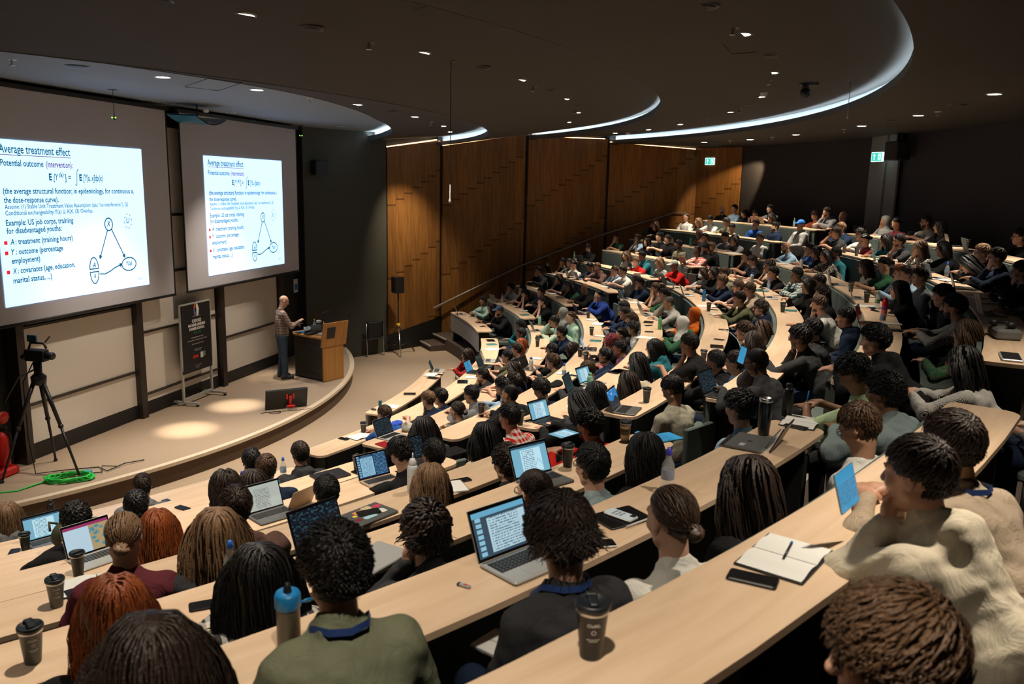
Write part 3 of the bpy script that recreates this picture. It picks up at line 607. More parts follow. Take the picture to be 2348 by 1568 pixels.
# stacking chair by the side wall
t = thing('stacking_chair', 'black stacking chair with steel sled legs by the dark side wall', 'chair', (-3.68, 20.95, 0), rad(38+180))
obj('seat', MB().rbox((0, 0, .45), (.46, .44, .035), .04), BP, t)
g = MB(); g.rbox((0, .21, .7), (.44, .03, .42), .05); obj('backrest', g, BP, t)
for sx_ in (-.24, .24):
    g = MB(); g.tube([(sx_, .2, .86), (sx_, .2, .45), (sx_, .24, .012), (sx_, -.24, .012), (sx_, -.22, .44), (sx_, .1, .44)], .011); obj('leg', g, STEEL, t)
# speaker stand and loudspeaker by the wood wall
sx0, sy0 = -3.0, 21.15
t = thing('speaker_stand', 'tripod loudspeaker stand with a yellow collar by the wood wall', 'stand', (sx0, sy0, 0))
obj('pole', MB().tube([(0, 0, .1), (0, 0, 1.62)], .02), BP, t); obj('collar', MB().lathe([(.02, .72), (.05, .74), (.05, .8), (.02, .82)], 12), mat('yellow_collar', (.8, .5, .03), .4), t)
for a in (-75, 40, 165):
    g = MB(); g.tube([(0, 0, .76), (.5*math.cos(rad(a)), .5*math.sin(rad(a)), .015)], .016); l_ = obj('leg', g, STEEL if a == -75 else BP, t)
    g = MB(); g.tube([(0, 0, .2), (.33*math.cos(rad(a)), .33*math.sin(rad(a)), .27)], .01, 6); obj('leg_brace', g, BP, l_)
t = thing('loudspeaker', 'small black loudspeaker on the tripod stand by the wood wall', 'loudspeaker', (sx0, sy0, 1.62), rad(-60))
obj('cabinet', MB().prism([(-.15, -.13), (.15, -.13), (.1, .13), (-.1, .13)], 0, .42), BP, t); obj('front_grille', MB().box((0, -.135, .21), (.26, .012, .38)), RUB, t); g = MB(); g.tube([(0, .12, .35), (-.08, .17, .45), (-.1, .16, .3)], .008); obj('cable', g, RUB, t)
_d = ray(733, 402); _q = (np.array(P0)-PA)/np.hypot(*(np.array(P0)-PA)); _n = np.array([_q[1], -_q[0]]); _t = (_n @ (PA+_n*.3))/(_n @ _d[:2]); SPK = tuple(CAMP+_d*_t)
# wall loudspeaker high beside the screens, notice, light switch, monitor lights
t = thing('wall_loudspeaker', 'black loudspeaker bracketed high on the dark side wall', 'loudspeaker', SPK, math.atan2(P0[1]-PA[1], P0[0]-PA[0]))
obj('cabinet', MB().rbox((0, 0, .17), (.36, .24, .34), .03), BP, t); obj('bracket', MB().box((0, .18, .17), (.06, .2, .06)), BP, t)
g = MB(); g.box((0, 0, 0), (.2, .01, .32)); n_ = obj('wall_notice', g, mat('notice_white', (.7, .72, .75), .6), None, tuple(wl(5.78, -.085, 1.97)), WROT); tag(n_, 'white paper notice with a blue panel on the black wall end', 'notice')
obj('notice_panel', MB().box((0, -.008, -.03), (.13, .006, .15)), mat('notice_blue', (.02, .16, .5), .6), n_)
q = (PA+np.array(P0))/2; qd = np.array(P0)-PA; 
t = tag(obj('light_switch', MB().box((0, 0, 0), (.09, .02, .09)), mat('switch_white', (.6, .62, .64), .4), None, (float(PA[0]+qd[0]*.1+.03), float(PA[1]+qd[1]*.1-.03), 1.5), math.atan2(qd[1], qd[0])), 'small white light switch on the dark wall above the lectern', 'switch')
obj('switch_button', MB().box((0, -.012, 0), (.04, .01, .05)), mat('switch_blue', (.02, .2, .5), .4), t)
# handrail up the wood wall
g = MB(); RP = [(-2.2, 22.45, 1.05), (.2, 24.45, 2.08), (2.7, 26.05, 2.95), (5.2, 27.0, 3.68), (5.6, 27.1, 3.7)]; g.tube(RP, .022, 10); hr = thing('handrail', 'long round metal handrail rising along the wood wall', 'handrail', (0, 0, 0)); obj('rail_tube', g, mat('rail_steel', (.5, .47, .44), .35, .5), hr)
for a, b in zip(RP[:3], RP[1:4]):
    for f_ in (.08, .75):
        p = [a[i]+(b[i]-a[i])*f_ for i in range(3)]; g = MB(); g.tube([p, (p[0]-.05, p[1]+.06, p[2]-.1), (p[0]-.16, p[1]+.2, p[2]-.12)], .01, 6); obj('rail_bracket', g, MATS['rail_steel'], hr)
# ------------------------------------------------------------------ ceiling fittings
LENSM = mat('lamp_lens', (1, .92, .8), .4, emit=14, ecol=(1, .9, .75)); RIMM = mat('lamp_rim', (.5, .5, .48), .4); OFFM = mat('dark_grille', (.012, .012, .012), .6)
def fitting(P, kind, label, group):
    z = float(P[2])
    t = thing({'on': 'downlight', 'off': 'ceiling_grille', 'spr': 'sprinkler', 'det': 'smoke_detector'}[kind], label, {'on': 'downlight', 'off': 'grille', 'spr': 'sprinkler', 'det': 'detector'}[kind], (float(P[0]), float(P[1]), z+.01), 0, group)
    if kind in ('on', 'off'):
        obj('rim', MB().lathe([(.085 if kind == 'on' else .115, -.014), (.105 if kind == 'on' else .14, -.016), (.11 if kind == 'on' else .145, 0)], 20), RIMM if kind == 'on' else MATS['lamp_rim_dark'], t)
        obj('lens' if kind == 'on' else 'grille', MB().lathe([(0, -.013), (.086 if kind == 'on' else .116, -.013), (.086, -.0)], 20), LENSM if kind == 'on' else OFFM, t)
    elif kind == 'spr':
        obj('escutcheon', MB().lathe([(0, -.012), (.05, -.012), (.06, 0)], 14), MATS['white_plastic'], t); obj('sprinkler_head', MB().lathe([(.012, 0), (.012, -.06), (.03, -.065), (.03, -.072), (0, -.074)], 10), STEEL, t)
    else: obj('detector_body', MB().lathe([(0, -.07), (.04, -.07), (.055, -.04), (.06, 0)], 16), MATS['white_plastic'], t)
mat('lamp_rim_dark', (.06, .055, .05), .5)
def where(P):
    r, th = rth(P); z_ = ['over the stage', 'over the first rows', 'between the second and third curved steps', 'between the third and outer curved steps', 'beyond the outermost curved step'][sum(r > a for a in (edge1(th), 12.6, 15.75, 18.9))]
    return z_
def fitset(pts, kind, word, group, stage=None):
    L = []
    for p in pts:
        P = onceil(*p); r, th = rth(P); L.append((where(P), th, P))
    cnt = {}
    for wv, th, P in sorted(L, key=lambda a: (a[0], a[1])):
        cnt[wv] = cnt.get(wv, 0)+1; fitting(P, kind, '%s %s, %s along from the camera side' % (word, wv, ORD[cnt[wv]-1]), group)
fitset(LAMPS, 'on', 'lit downlight', 'lit ceiling downlights')
fitset([(356, 0), (706, 66), (177, 151), (1097, 156), (1253, 207), (891, 255), (1612, 15), (1755, 128), (1711, 240), (2196, 241), (2042, 277), (1641, 326), (1316, 244), (1624, 270), (1523, 293)], 'off', 'dark round grille', 'dark ceiling grilles')
fitset([(846, 99), (710, 226), (27, 137), (1681, 65), (1222, 199), (1764, 184), (1696, 250), (987, 280), (2151, 257), (1936, 297), (1321, 252), (1771, 315), (1674, 323)], 'spr', 'pale sprinkler head', 'ceiling sprinklers')
fitset([(1752, 212), (1440, 304), (472, 250)], 'det', 'white smoke detector', 'smoke detectors')
for px, py, pl in ((317, 228, 0), (408, 238, 0), (520, 256, 0), (595, 271, 0), (690, 287, 0), (760, 292, 0)):
    pass
# small lit recesses close to the screens
cnt = 0
for px, py in ((318, 229), (409, 239), (412, 246), (530, 259), (495, 258), (622, 275), (626, 281), (690, 291), (733, 291), (780, 290)):
    P = onz(px, py, 5.67); 
    cnt += 1
    t = thing('recessed_ring', 'small pale ring light beside the screens, %s from the camera side' % ORD[cnt-1], 'downlight', (P[0], P[1], 5.68), 0, 'small ring lights over the screens')
    obj('rim', MB().lathe([(.07, -.01), (.1, -.012), (.105, 0)], 16), mat('ring_pale', (.55, .75, .8), .4), t)
# hanging microphones
def hangmic(px0, py0, px1, py1, label, green=False):
    P = onceil(px0, py0); d = ray(px1, py1); t_ = math.hypot(P[0], P[1])/math.hypot(d[0], d[1]); zb = HC+d[2]*t_
    t = thing('hanging_microphone', label, 'microphone', (P[0], P[1], P[2]+.01), 0, 'microphones hanging from the ceiling')
    obj('ceiling_plate', MB().rbox((0, 0, -.01), (.1, .1, .02), .01), BP, t); L = P[2]-zb; obj('cable', MB().tube([(0, 0, -.01), (0, 0, -L+.1)], .004, 5), BP, t)
    obj('microphone_capsule', MB().lathe([(0, -L-.03), (.014, -L-.02), (.016, -L), (.006, -L+.03), (.004, -L+.18), (0, -L+.18)], 10), MATS['lamp_rim'] if not green else BP, t)
    if green: g = MB(); g.ball((-.025, -.02, -L+.01), .012, 8, 6); g.ball((.025, -.02, -L+.01), .012, 8, 6); obj('indicator_light', g, mat('indicator_green', (.3, .9, .1), .4, emit=2), t)
hangmic(1034, 139, 1031, 462, 'long hanging microphone before the wood wall')
hangmic(1951, 184, 1944, 270, 'short hanging microphone by the outermost lit ceiling step')
hangmic(1303, 330, 1303, 447, 'small far hanging microphone before the second dark divider')
hangmic(258, 205, 261, 273, 'black hanging sensor with green lights before the big screen', True)
hangmic(690, 287, 689, 313, 'black hanging sensor beside the screen over the standing speaker', True)
# dome camera, curved glass reflector, access hatches
P = onceil(1848, 190); t = thing('dome_camera', 'black pan-tilt camera hanging under the ceiling', 'camera', (P[0], P[1], P[2]+.01)); obj('mount_bracket', MB().rbox((.05, 0, -.02), (.26, .1, .05), .02), BP, t); obj('camera_ball', MB().ball((0, 0, -.15), (.075, .075, .08)), BP, t); obj('camera_neck', MB().tube([(0, 0, -.03), (0, 0, -.1)], .05), BP, t)
t = thing('teleprompter_glass', 'curved blue glass fitting between the two screens', 'glass fitting', tuple(wl(.98, .75, 5.46)), WROT)
g = MB(); vs = [(x, y, -.12*math.sin(PI*(x+.45)/.9)+.04*(y)) for y in (-.28, .28) for x in np.linspace(-.45, .45, 12)]; g.add(vs, [(i, i+1, i+13, i+12) for i in range(11)], True); g.add([(a, b, c_+.02) for a, b, c_ in vs], [(i, i+1, i+13, i+12) for i in range(11)], True); obj('glass_sheet', g, mat('blue_glass', (.03, .16, .22), .15), t)
obj('hanger', MB().tube([(0, 0, -.1), (0, 0, .28)], .012), BP, t)
HATCH = mat('hatch_shadow_gap', (.05, .04, .03), .8)
def hatch(pts, label):
    Q = [onceil(*p) for p in pts]; c_ = sum(Q)/len(Q); t = thing('access_hatch', label, 'hatch', tuple(c_)); 
    g = MB(); R_ = [Vector(q-c_)-Vector((0, 0, .006)) for q in Q]; g.tube(R_+([R_[0]] if len(R_) > 3 else []), .004, 4); obj('hatch_edge', g, HATCH, t)
hatch([(424, 198), (478, 178), (556, 189), (500, 207)], 'square access hatch outlined in the ceiling above the screens'); hatch([(1005, 4), (949, 23), (1047, 51)], 'access hatch corner outlined in the ceiling over the middle block'); hatch([(1658, 100), (1678, 122), (1735, 118)], 'faint access hatch corner beside a lit downlight')
# exit signs and rear loudspeaker
EXITM = mat('exit_green', (.02, .3, .22), .4, emit=1.2, ecol=(.05, .55, .42)); EXW = mat('exit_white', (.8, .9, .9), .4, emit=1.6, ecol=(.7, 1, .95))
def exitsign(P, rz, label):
    t = thing('exit_sign', label, 'exit sign', tuple(P), rz, 'green exit signs'); obj('sign_box', MB().rbox((0, 0, 0), (.36, .05, .22), .01), EXW, t); obj('sign_face', MB().box((0, -.03, 0), (.31, .006, .19)), EXITM, t)
    g = MB(); g.box((-.07, -.036, -.02), (.02, .004, .1)); g.add([(-.11, -.036, .02), (-.03, -.036, .02), (-.07, -.036, .075)], [(0, 1, 2)]); obj('arrow', g, EXW, t)
    g = MB(); g.box((.09, -.036, 0), (.08, .004, .14)); obj('door_symbol', g, EXW, t)
    g = MB(); g.ball((.085, -.04, .04), (.012, .003, .012)); g.box((.09, -.04, -.005), (.02, .003, .06), Matrix.Rotation(.2, 3, 'Y')); g.box((.075, -.04, -.045), (.012, .003, .05), Matrix.Rotation(.5, 3, 'Y')); g.box((.105, -.04, -.045), (.012, .003, .05), Matrix.Rotation(-.4, 3, 'Y')); obj('running_figure', g, EXITM, t)
exitsign(np.array(P4)*.72+np.array(P5)*.28+np.array([-.13, -.1]) if 0 else (6.27, 27.0, 5.35), math.atan2(P5[1]-P4[1], P5[0]-P4[0]), 'green exit sign on the wood wall bay at the rear corner')
q = polar(21.9, 8.2, 5.28); exitsign(tuple(q), rad(8.2-90+12), 'green exit sign hanging before the dark back wall')
g = MB(); g.tube([(0, 0, .1), (0, 0, .45)], .012)
q = polar(22.0, 6.6, 5.2); t = thing('rear_loudspeaker', 'big black loudspeaker under the ceiling at the back wall', 'loudspeaker', tuple(q), rad(6.6-90)); obj('cabinet', MB().rbox((0, 0, .2), (.5, .35, .42), .03), BP, t); obj('bracket', MB().box((0, .0, .5), (.06, .06, .2)), BP, t)
# low side wall end beyond the nearer rows: grey end panel of the first wall-side desk stands on the floor
# ------------------------------------------------------------------ people: signed-distance bodies turned into one smooth skin each
def surfnet(F, o, h, name):
    s = F < 0; nx, ny, nz = F.shape
    c = [s[i:nx-1+i, j:ny-1+j, k:nz-1+k] for i in (0, 1) for j in (0, 1) for k in (0, 1)]
    n = sum(x.astype(np.int8) for x in c); act = (n > 0) & (n < 8); idx = -np.ones(act.shape, np.int64); I = np.argwhere(act); idx[act] = np.arange(len(I))
    C = np.zeros((len(I), 8)); K = [(i, j, k) for i in (0, 1) for j in (0, 1) for k in (0, 1)]
    for m, (i, j, k) in enumerate(K): C[:, m] = F[I[:, 0]+i, I[:, 1]+j, I[:, 2]+k]
    acc = np.zeros((len(I), 3)); cnt = np.zeros(len(I)); KA = np.array(K, float)
    for a in range(8):
        for b in range(a+1, 8):
            if sum(abs(K[a][q]-K[b][q]) for q in range(3)) != 1: continue
            x = (C[:, a] < 0) != (C[:, b] < 0); t = np.where(x, C[:, a]/np.where(x, C[:, a]-C[:, b], 1), 0)
            acc += np.where(x[:, None], KA[a]+(KA[b]-KA[a])*t[:, None], 0); cnt += x
    V = (I+acc/cnt[:, None])*h+o; Q = []
    for ax in range(3):
        sl0 = [slice(None)]*3; sl1 = [slice(None)]*3; sl0[ax] = slice(0, -1); sl1[ax] = slice(1, None)
        a, b = s[tuple(sl0)], s[tuple(sl1)]; u, v = [q for q in range(3) if q != ax]
        E_ = np.argwhere(a != b); dims = act.shape; ok = (E_[:, u] > 0) & (E_[:, v] > 0) & (E_[:, u] < dims[u]) & (E_[:, v] < dims[v]) & (E_[:, ax] < dims[ax]); E_ = E_[ok]
        fl = a[tuple(E_.T)]
        def g(du, dv): e = E_.copy(); e[:, u] += du; e[:, v] += dv; return idx[tuple(e.T)]
        q = np.stack([g(-1, -1), g(0, -1), g(0, 0), g(-1, 0)], 1); flip = fl if ax != 1 else ~fl
        q = np.where(flip[:, None], q, q[:, ::-1]); Q.append(q[(q >= 0).all(1)])
    return meshnp(name, V, np.concatenate(Q))
class SDF:
    def __init__(s, lo, hi, h):
        s.o = np.array(lo, float); s.h = h; s.n = np.ceil((np.array(hi)-s.o)/h).astype(int)+1; s.F = np.full(tuple(s.n), .3)
        s.ax = [s.o[i]+np.arange(s.n[i])*h for i in range(3)]
    def sub(s, lo, hi):
        a = np.clip(np.floor((np.array(lo)-s.o)/s.h).astype(int), 0, s.n-1); b = np.clip(np.ceil((np.array(hi)-s.o)/s.h).astype(int)+1, 1, s.n)
        if (b <= a).any(): return None, None
        sl = tuple(slice(a[i], b[i]) for i in range(3)); G = np.meshgrid(*[s.ax[i][sl[i]] for i in range(3)], indexing='ij', sparse=True); return sl, G
    def put(s, sl, d, k, op):
        A = s.F[sl]
        if op == '+': m = np.minimum(A, d); e = np.maximum(k-np.abs(A-d), 0)/k; s.F[sl] = m-e*e*k*.25
        else: m = np.maximum(A, -d); e = np.maximum(k-np.abs(A+d), 0)/k; s.F[sl] = m+e*e*k*.25
    def cone(s, a, b, ra, rb, k=.02, op='+'):
        a, b = np.array(a, float), np.array(b, float); r = max(ra, rb)+k+.03; sl, G = s.sub(np.minimum(a, b)-r, np.maximum(a, b)+r)
        if sl is None: return s
        ba = b-a; L = max(ba @ ba, 1e-9); px, py, pz = G[0]-a[0], G[1]-a[1], G[2]-a[2]
        t = np.clip((px*ba[0]+py*ba[1]+pz*ba[2])/L, 0, 1); d = np.sqrt((px-ba[0]*t)**2+(py-ba[1]*t)**2+(pz-ba[2]*t)**2)-(ra+(rb-ra)*t)
        s.put(sl, d, k, op); return s
    def ell(s, c, r, R=None, k=.02, op='+'):
        c, r = np.array(c, float), np.array(r, float); m = max(r)+k+.03; sl, G = s.sub(c-m, c+m)
        if sl is None: return s
        x, y, z = G[0]-c[0], G[1]-c[1], G[2]-c[2]
        if R is not None: x, y, z = (R[0, i]*x+R[1, i]*y+R[2, i]*z for i in range(3)); 
        k0 = np.sqrt((x/r[0])**2+(y/r[1])**2+(z/r[2])**2); k1 = np.sqrt((x/r[0]**2)**2+(y/r[1]**2)**2+(z/r[2]**2)**2)+1e-9
        s.put(sl, k0*(k0-1)/k1, k, op); return s
    def noise(s, amp, f, seed=0):
        X, Y, Z = np.meshgrid(*s.ax, indexing='ij', sparse=True); r_ = np.random.RandomState(seed+40); v = 0
        for i in range(4):
            a, b = r_.randn(3)*f*.6, r_.randn(3)*f*.45; v = v+np.sin(X*a[0]+Y*a[1]+Z*a[2]+r_.rand()*6+1.3*np.sin(X*b[0]+Y*b[1]+Z*b[2]+r_.rand()*6))
        s.F = s.F+amp*.6*v; return s
    def mesh(s, name): return surfnet(s.F, s.o, s.h, name)
def rotx(a): c, s = math.cos(a), math.sin(a); return np.array([[1, 0, 0], [0, c, -s], [0, s, c]])
def rotz(a): c, s = math.cos(a), math.sin(a); return np.array([[c, -s, 0], [s, c, 0], [0, 0, 1]])
def rotyy(a): c, s = math.cos(a), math.sin(a); return np.array([[c, 0, s], [0, 1, 0], [-s, 0, c]])
# pose: lean, arms (right, left), head pitch down, head turn, head tilt
POSES = {'U': (-.06, 'P', 'P', .0, 0, 0), 'D': (.42, 'D', 'D', .05, 0, 0), 'R': (.45, 'C', 'D', .1, 0, -.12), 'L': (.45, 'D', 'C', .1, 0, .12), 'B': (.48, 'C', 'C', .08, 0, 0),
         'T': (.2, 'T', 'T', .42, 0, 0), 'H': (.5, 'H', 'D', .25, 0, -.15), 'W': (.48, 'W', 'D', .6, 0, 0), 'V': (.15, 'X', 'P', .05, 0, 0), 'Q': (.3, 'P', 'P', .1, 0, 0), 'E': (.52, 'D', 'D', .12, 0, 0)}
def ik(S, Wr, l1, l2, hint):
    S, Wr = np.array(S, float), np.array(Wr, float); d = Wr-S; L = np.linalg.norm(d)
    if L > (l1+l2)*.99: Wr = S+d/L*(l1+l2)*.99; d = Wr-S; L = np.linalg.norm(d)
    u = d/L; a = (l1*l1-l2*l2+L*L)/(2*L); hgt = math.sqrt(max(l1*l1-a*a, 0)); h = np.array(hint, float); h = h-u*(h @ u); h /= np.linalg.norm(h)
    return S+u*a+h*hgt, Wr
def skeleton(P):
    lean, ar, al, hp, hy, ht = P; sa, ca = math.sin(lean), math.cos(lean)
    J = {'hip': np.zeros(3)}; J['chest'] = np.array([0, .32*sa, .32*ca]); S = np.array([0, .435*sa, .435*ca]); J['S'] = S
    N = S+np.array([0, .05*math.sin(lean+.1), .055]); J['N'] = N; hn = lean*.55+.12; Hd = N+np.array([0, .165*math.sin(hn), .165*math.cos(hn)]); J['H'] = Hd
    J['RH'] = rotz(-hy) @ rotx(-hp) @ rotyy(ht); J['lean'] = lean
    for sd, a in ((1, ar), (-1, al)):
        sh = S+np.array([.188*sd, .0, -.03]); hint = (sd*.7, .0, -1.); pn = (0, 0, -1); fd = None; curl = .5
        if a == 'P': w = np.array([.11*sd, .33, .13]); hint = (sd*.8, -.5, -1)
        elif a == 'D': w = np.array([.05*sd, .58, .315]) if sd > 0 else np.array([-.09, .55, .315]); hint = (sd*1., .0, -.6); fd = np.array([-sd*.55, .8, 0]); curl = .35
        elif a == 'C': w = Hd+J['RH'] @ np.array([.035*sd, .075, -.165]); hint = (sd*.35, .8, -1); fd = J['RH'] @ np.array([-sd*.15, -.0, 1.]); pn = J['RH'] @ np.array([0, -1., .0]); curl = 1.1
        elif a == 'H': w = Hd+J['RH'] @ np.array([.1*sd, .07, -.06]); hint = (sd*.5, .7, -1); fd = J['RH'] @ np.array([-sd*.1, -.25, 1.]); pn = np.array([-sd, -.2, 0.]); curl = .35
        elif a == 'T': w = np.array([.085*sd, .50, .325]); hint = (sd*1, -.3, -.6); fd = np.array([-sd*.1, 1, -.05]); curl = .45
        elif a == 'W': w = np.array([.12*sd, .56, .315]); hint = (sd*1, 0, -.6); fd = np.array([-sd*.5, .8, -.1]); curl = 1.0
        elif a == 'X': w = Hd+np.array([-.02*sd, .30, -.22]); hint = (sd*.5, -.2, -1); fd = np.array([-sd*.4, .8, .2]); curl = .9
        elif a == 'Y': w = np.array([.02*sd, .27, .11]); hint = (sd*1, -.6, -.6); fd = np.array([-sd*.8, .5, .1]); curl = .8
        else: w = S+np.array(a[:3]); hint = a[3:6]; fd = np.array(a[6:9]) if len(a) > 6 else None; curl = .6
        el, w = ik(sh, w, .285, .25, hint); 
        if fd is None: fd = w-el
        J[sd] = (sh, el, w, fd/np.linalg.norm(fd), np.array(pn, float), curl)
    return {k: v for k, v in J.items()}
def head_sdf(F, H, R, fine=True, ears=True, beard=False):
    T = lambda p: H+R @ np.array(p, float)
    def E(c, r, k=.02, op='+'): F.ell(T(c), r, R.T if 0 else R, k, op)
    def Cn(a, b, ra, rb, k=.015, op='+'): F.cone(T(a), T(b), ra, rb, k, op)
    E((0, -.014, .034), (.072, .094, .086)); E((0, .022, -.03), (.058, .064, .082), .03); E((0, .052, -.09), (.03, .028, .026), .025)
    Cn((-.045, -.005, -.062), (0, .048, -.098), .022, .02, .02); Cn((.045, -.005, -.062), (0, .048, -.098), .022, .02, .02)
    if fine:
        Cn((-.036, .072, .024), (.036, .072, .024), .014, .014); E((-.031, .094, .004), (.019, .012, .012), .012, '-'); E((.031, .094, .004), (.019, .012, .012), .012, '-')
        E((-.031, .074, .003), (.013, .013, .012), .004); E((.031, .074, .003), (.013, .013, .012), .004)
        Cn((0, .082, .018), (0, .106, -.026), .008, .0125, .012); E((0, .098, -.032), (.018, .014, .009), .008)
        E((-.034, .062, -.028), (.024, .022, .024), .02); E((.034, .062, -.028), (.024, .022, .024), .02)
        E((0, .083, -.058), (.024, .011, .007), .006); E((0, .082, -.069), (.021, .011, .008), .005); E((0, .096, -.0635), (.026, .008, .0018), .003, '-')
    else: Cn((0, .082, .015), (0, .106, -.026), .01, .014, .012); E((0, .078, -.064), (.024, .014, .012), .01)
    for sd in (-1, 1):
        E((sd*.074, -.012, -.006), (.009, .019, .031), .006)
        if fine: E((sd*.084, -.006, -.004), (.006, .010, .018), .004, '-')
def hand_sdf(F, w, fd, pn, curl, sd, fine=True):
    pn = pn-fd*(fd @ pn); pn /= np.linalg.norm(pn); sidev = np.cross(fd, pn)*1.; k = .006 if fine else .012
    if np.dot(sidev, np.array([-sd, 0, 0])) < 0: sidev = -sidev               # points to the thumb side
    palm = w+fd*.045; R = np.stack([sidev, fd, pn], 1); F.ell(palm, (.038, .048, .016), R, k*2); F.cone(w-fd*.01, palm, .024, .022, .02)
    for i, (ox, ln) in enumerate(((.028, .070), (.010, .080), (-.009, .075), (-.027, .060))):
        b = w+fd*.082+sidev*ox; a = curl*(.75+.12*i); d1 = fd*math.cos(a*.6)+pn*math.sin(a*.6); p1 = b+d1*ln*.48; d2 = fd*math.cos(a*1.7)+pn*math.sin(a*1.7); p2 = p1+d2*ln*.55
        F.cone(b, p1, .0095, .0085, k); F.cone(p1, p2, .0085, .007, k*.8)
    b = w+fd*.025+sidev*.03; d1 = fd*.65+sidev*.65+pn*.35; d1 /= np.linalg.norm(d1); p1 = b+d1*.04; d2 = fd*.9+sidev*.1+pn*.4; d2 /= np.linalg.norm(d2); F.cone(b, p1, .0135, .011, .012); F.cone(p1, p1+d2*.032, .011, .009, k)
def bounds(J, arms=True):
    P = [J['hip'], J['S'], J['H']]+[q for sd in (1, -1) for q in J[sd][:3]]; lo = np.min(P, 0)-np.array([.14, .17, .2]); hi = np.max(P, 0)+np.array([.14, .16, .15]); return lo, hi
CACHE = {}
def body_mesh(key, P, h, fine=True):
    if ('b', key, h) in CACHE: return CACHE[('b', key, h)]
    J = skeleton(P); lo, hi = bounds(J); lo[2] = J['hip'][2]-.06; F = SDF(lo, hi, h)
    ln = rotx(-J['lean']); F.ell(J['chest'], (.135, .09, .17), ln, .05); F.ell(J['hip']+np.array([0, 0, .08]), (.13, .1, .14), None, .05)
    F.cone(J['S']+np.array([-.13, 0, -.03]), J['S']+np.array([.13, 0, -.03]), .05, .05, .04)
    F.cone(J['N']-np.array([0, 0, .03]), J['H']+J['RH'] @ np.array([0, -.02, -.05]), .057, .052, .03)
    head_sdf(F, J['H'], J['RH'], fine)
    for sd in (1, -1):
        sh, el, w_, fd, pn, curl = J[sd]; F.cone(sh, el, .045, .038, .03); F.cone(el, w_, .038, .024, .02); hand_sdf(F, w_, fd, pn, curl, sd, fine)
    me = F.mesh('body'); me.transform(Matrix.Translation(-Vector(J['H']))); CACHE[('b', key, h)] = (me, J); return me, J
def top_mesh(key, P, kind, h, seed=0, fold=.0025):
    kk = ('t', key, kind, h, seed)
    if kk in CACHE: return CACHE[kk]
    J = skeleton(P); lo, hi = bounds(J); hi[2] = max(J['N'][2]+.13, max(max(J[sd][1][2], J[sd][2][2]) for sd in (1, -1))+.06); F = SDF(lo, hi, h)
    ln = rotx(-J['lean']); big = {'h': .026, 'c': .02}.get(kind, .012)
    F.ell(J['chest']+np.array([0, 0, .0]), (.165+big, .112+big, .19), ln, .06); F.ell(J['hip']+np.array([0, .0, .09]), (.155+big, .125+big, .19), None, .07)
    F.cone(J['S']+np.array([-.155, 0, -.045]), J['S']+np.array([.155, 0, -.045]), .054+big, .054+big, .05)
    F.cone(J['N']-np.array([0, .01, .07]), J['N']+np.array([0, .0, .0 if kind == 't' else .012]), .085, .064 if kind != 'h' else .072, .035)
    F.ell(J['S']+np.array([0, -.03, -.1]), (.17+big, .09+big*.5, .11), ln, .05)
    for sd in (1, -1):
        sh, el, w_, fd, pn, curl = J[sd]
        if kind == 't': m_ = sh+(el-sh)*.66; F.cone(sh, m_, .060+big*.6, .066, .04)
        else: F.cone(sh, el, .056+big, .047+big*.8, .04); e2 = w_-(w_-el)/np.linalg.norm(w_-el)*.015; F.cone(el, e2, .047+big*.8, .034+big*.5, .03)
    if kind in 'hc':
        F.cone(J['N']+np.array([-.07, -.03, .0]), J['N']+np.array([.07, -.03, .0]), .03, .03, .03)
        if kind == 'h': F.ell(J['N']+np.array([0, -.085, -.03]), (.12, .05, .085), rotx(.35), .05); F.cone(J['N']+np.array([-.05, -.08, .025]), J['N']+np.array([.05, -.08, .025]), .034, .034, .04); F.cone(J['N']+np.array([-.085, .0, -.01]), J['N']+np.array([-.05, -.08, .03]), .028, .03, .02); F.cone(J['N']+np.array([.085, .0, -.01]), J['N']+np.array([.05, -.08, .03]), .028, .03, .02)
    if kind in 'tls': F.ell(J['N']+np.array([0, .03, .045]), (.06, .06, .035), rotx(-.3), .01, '-')
    if kind == 's':                                                         # shirt collar
        for sd in (1, -1): F.cone(J['N']+np.array([.06*sd, -.035, .012]), J['N']+np.array([.06*sd, .04, -.005]), .014, .012, .01)
        F.cone(J['N']+np.array([-.06, -.035, .012]), J['N']+np.array([.06, -.035, .012]), .015, .015, .01)
    F.noise(fold*1.5, 22, seed); F.noise(fold*.8, 50, seed+3)
    me = F.mesh('top'); me.transform(Matrix.Translation(-Vector(J['H']))); CACHE[kk] = me; return me
def legs_mesh(key, P, h=.016):
    J = skeleton(P); kk = ('l', key)
    if kk in CACHE: return CACHE[kk]
    F = SDF((-.3, -.2, -.62), (.3, .66, .16), h); F.ell((0, 0, .0), (.17, .15, .1), None, .05)
    for sd in (1, -1):
        kn = (sd*.13, .42, -.02); an = (sd*.13, .40, -.44); F.cone((sd*.09, 0, -.01), kn, .085, .062, .05); F.cone(kn, an, .06, .042, .03); F.cone((sd*.13, .38, -.475), (sd*.14, .54, -.495), .04, .035, .02)
    me = F.mesh('trousers'); me.transform(Matrix.Translation(-Vector(J['H']))); CACHE[kk] = me; return me

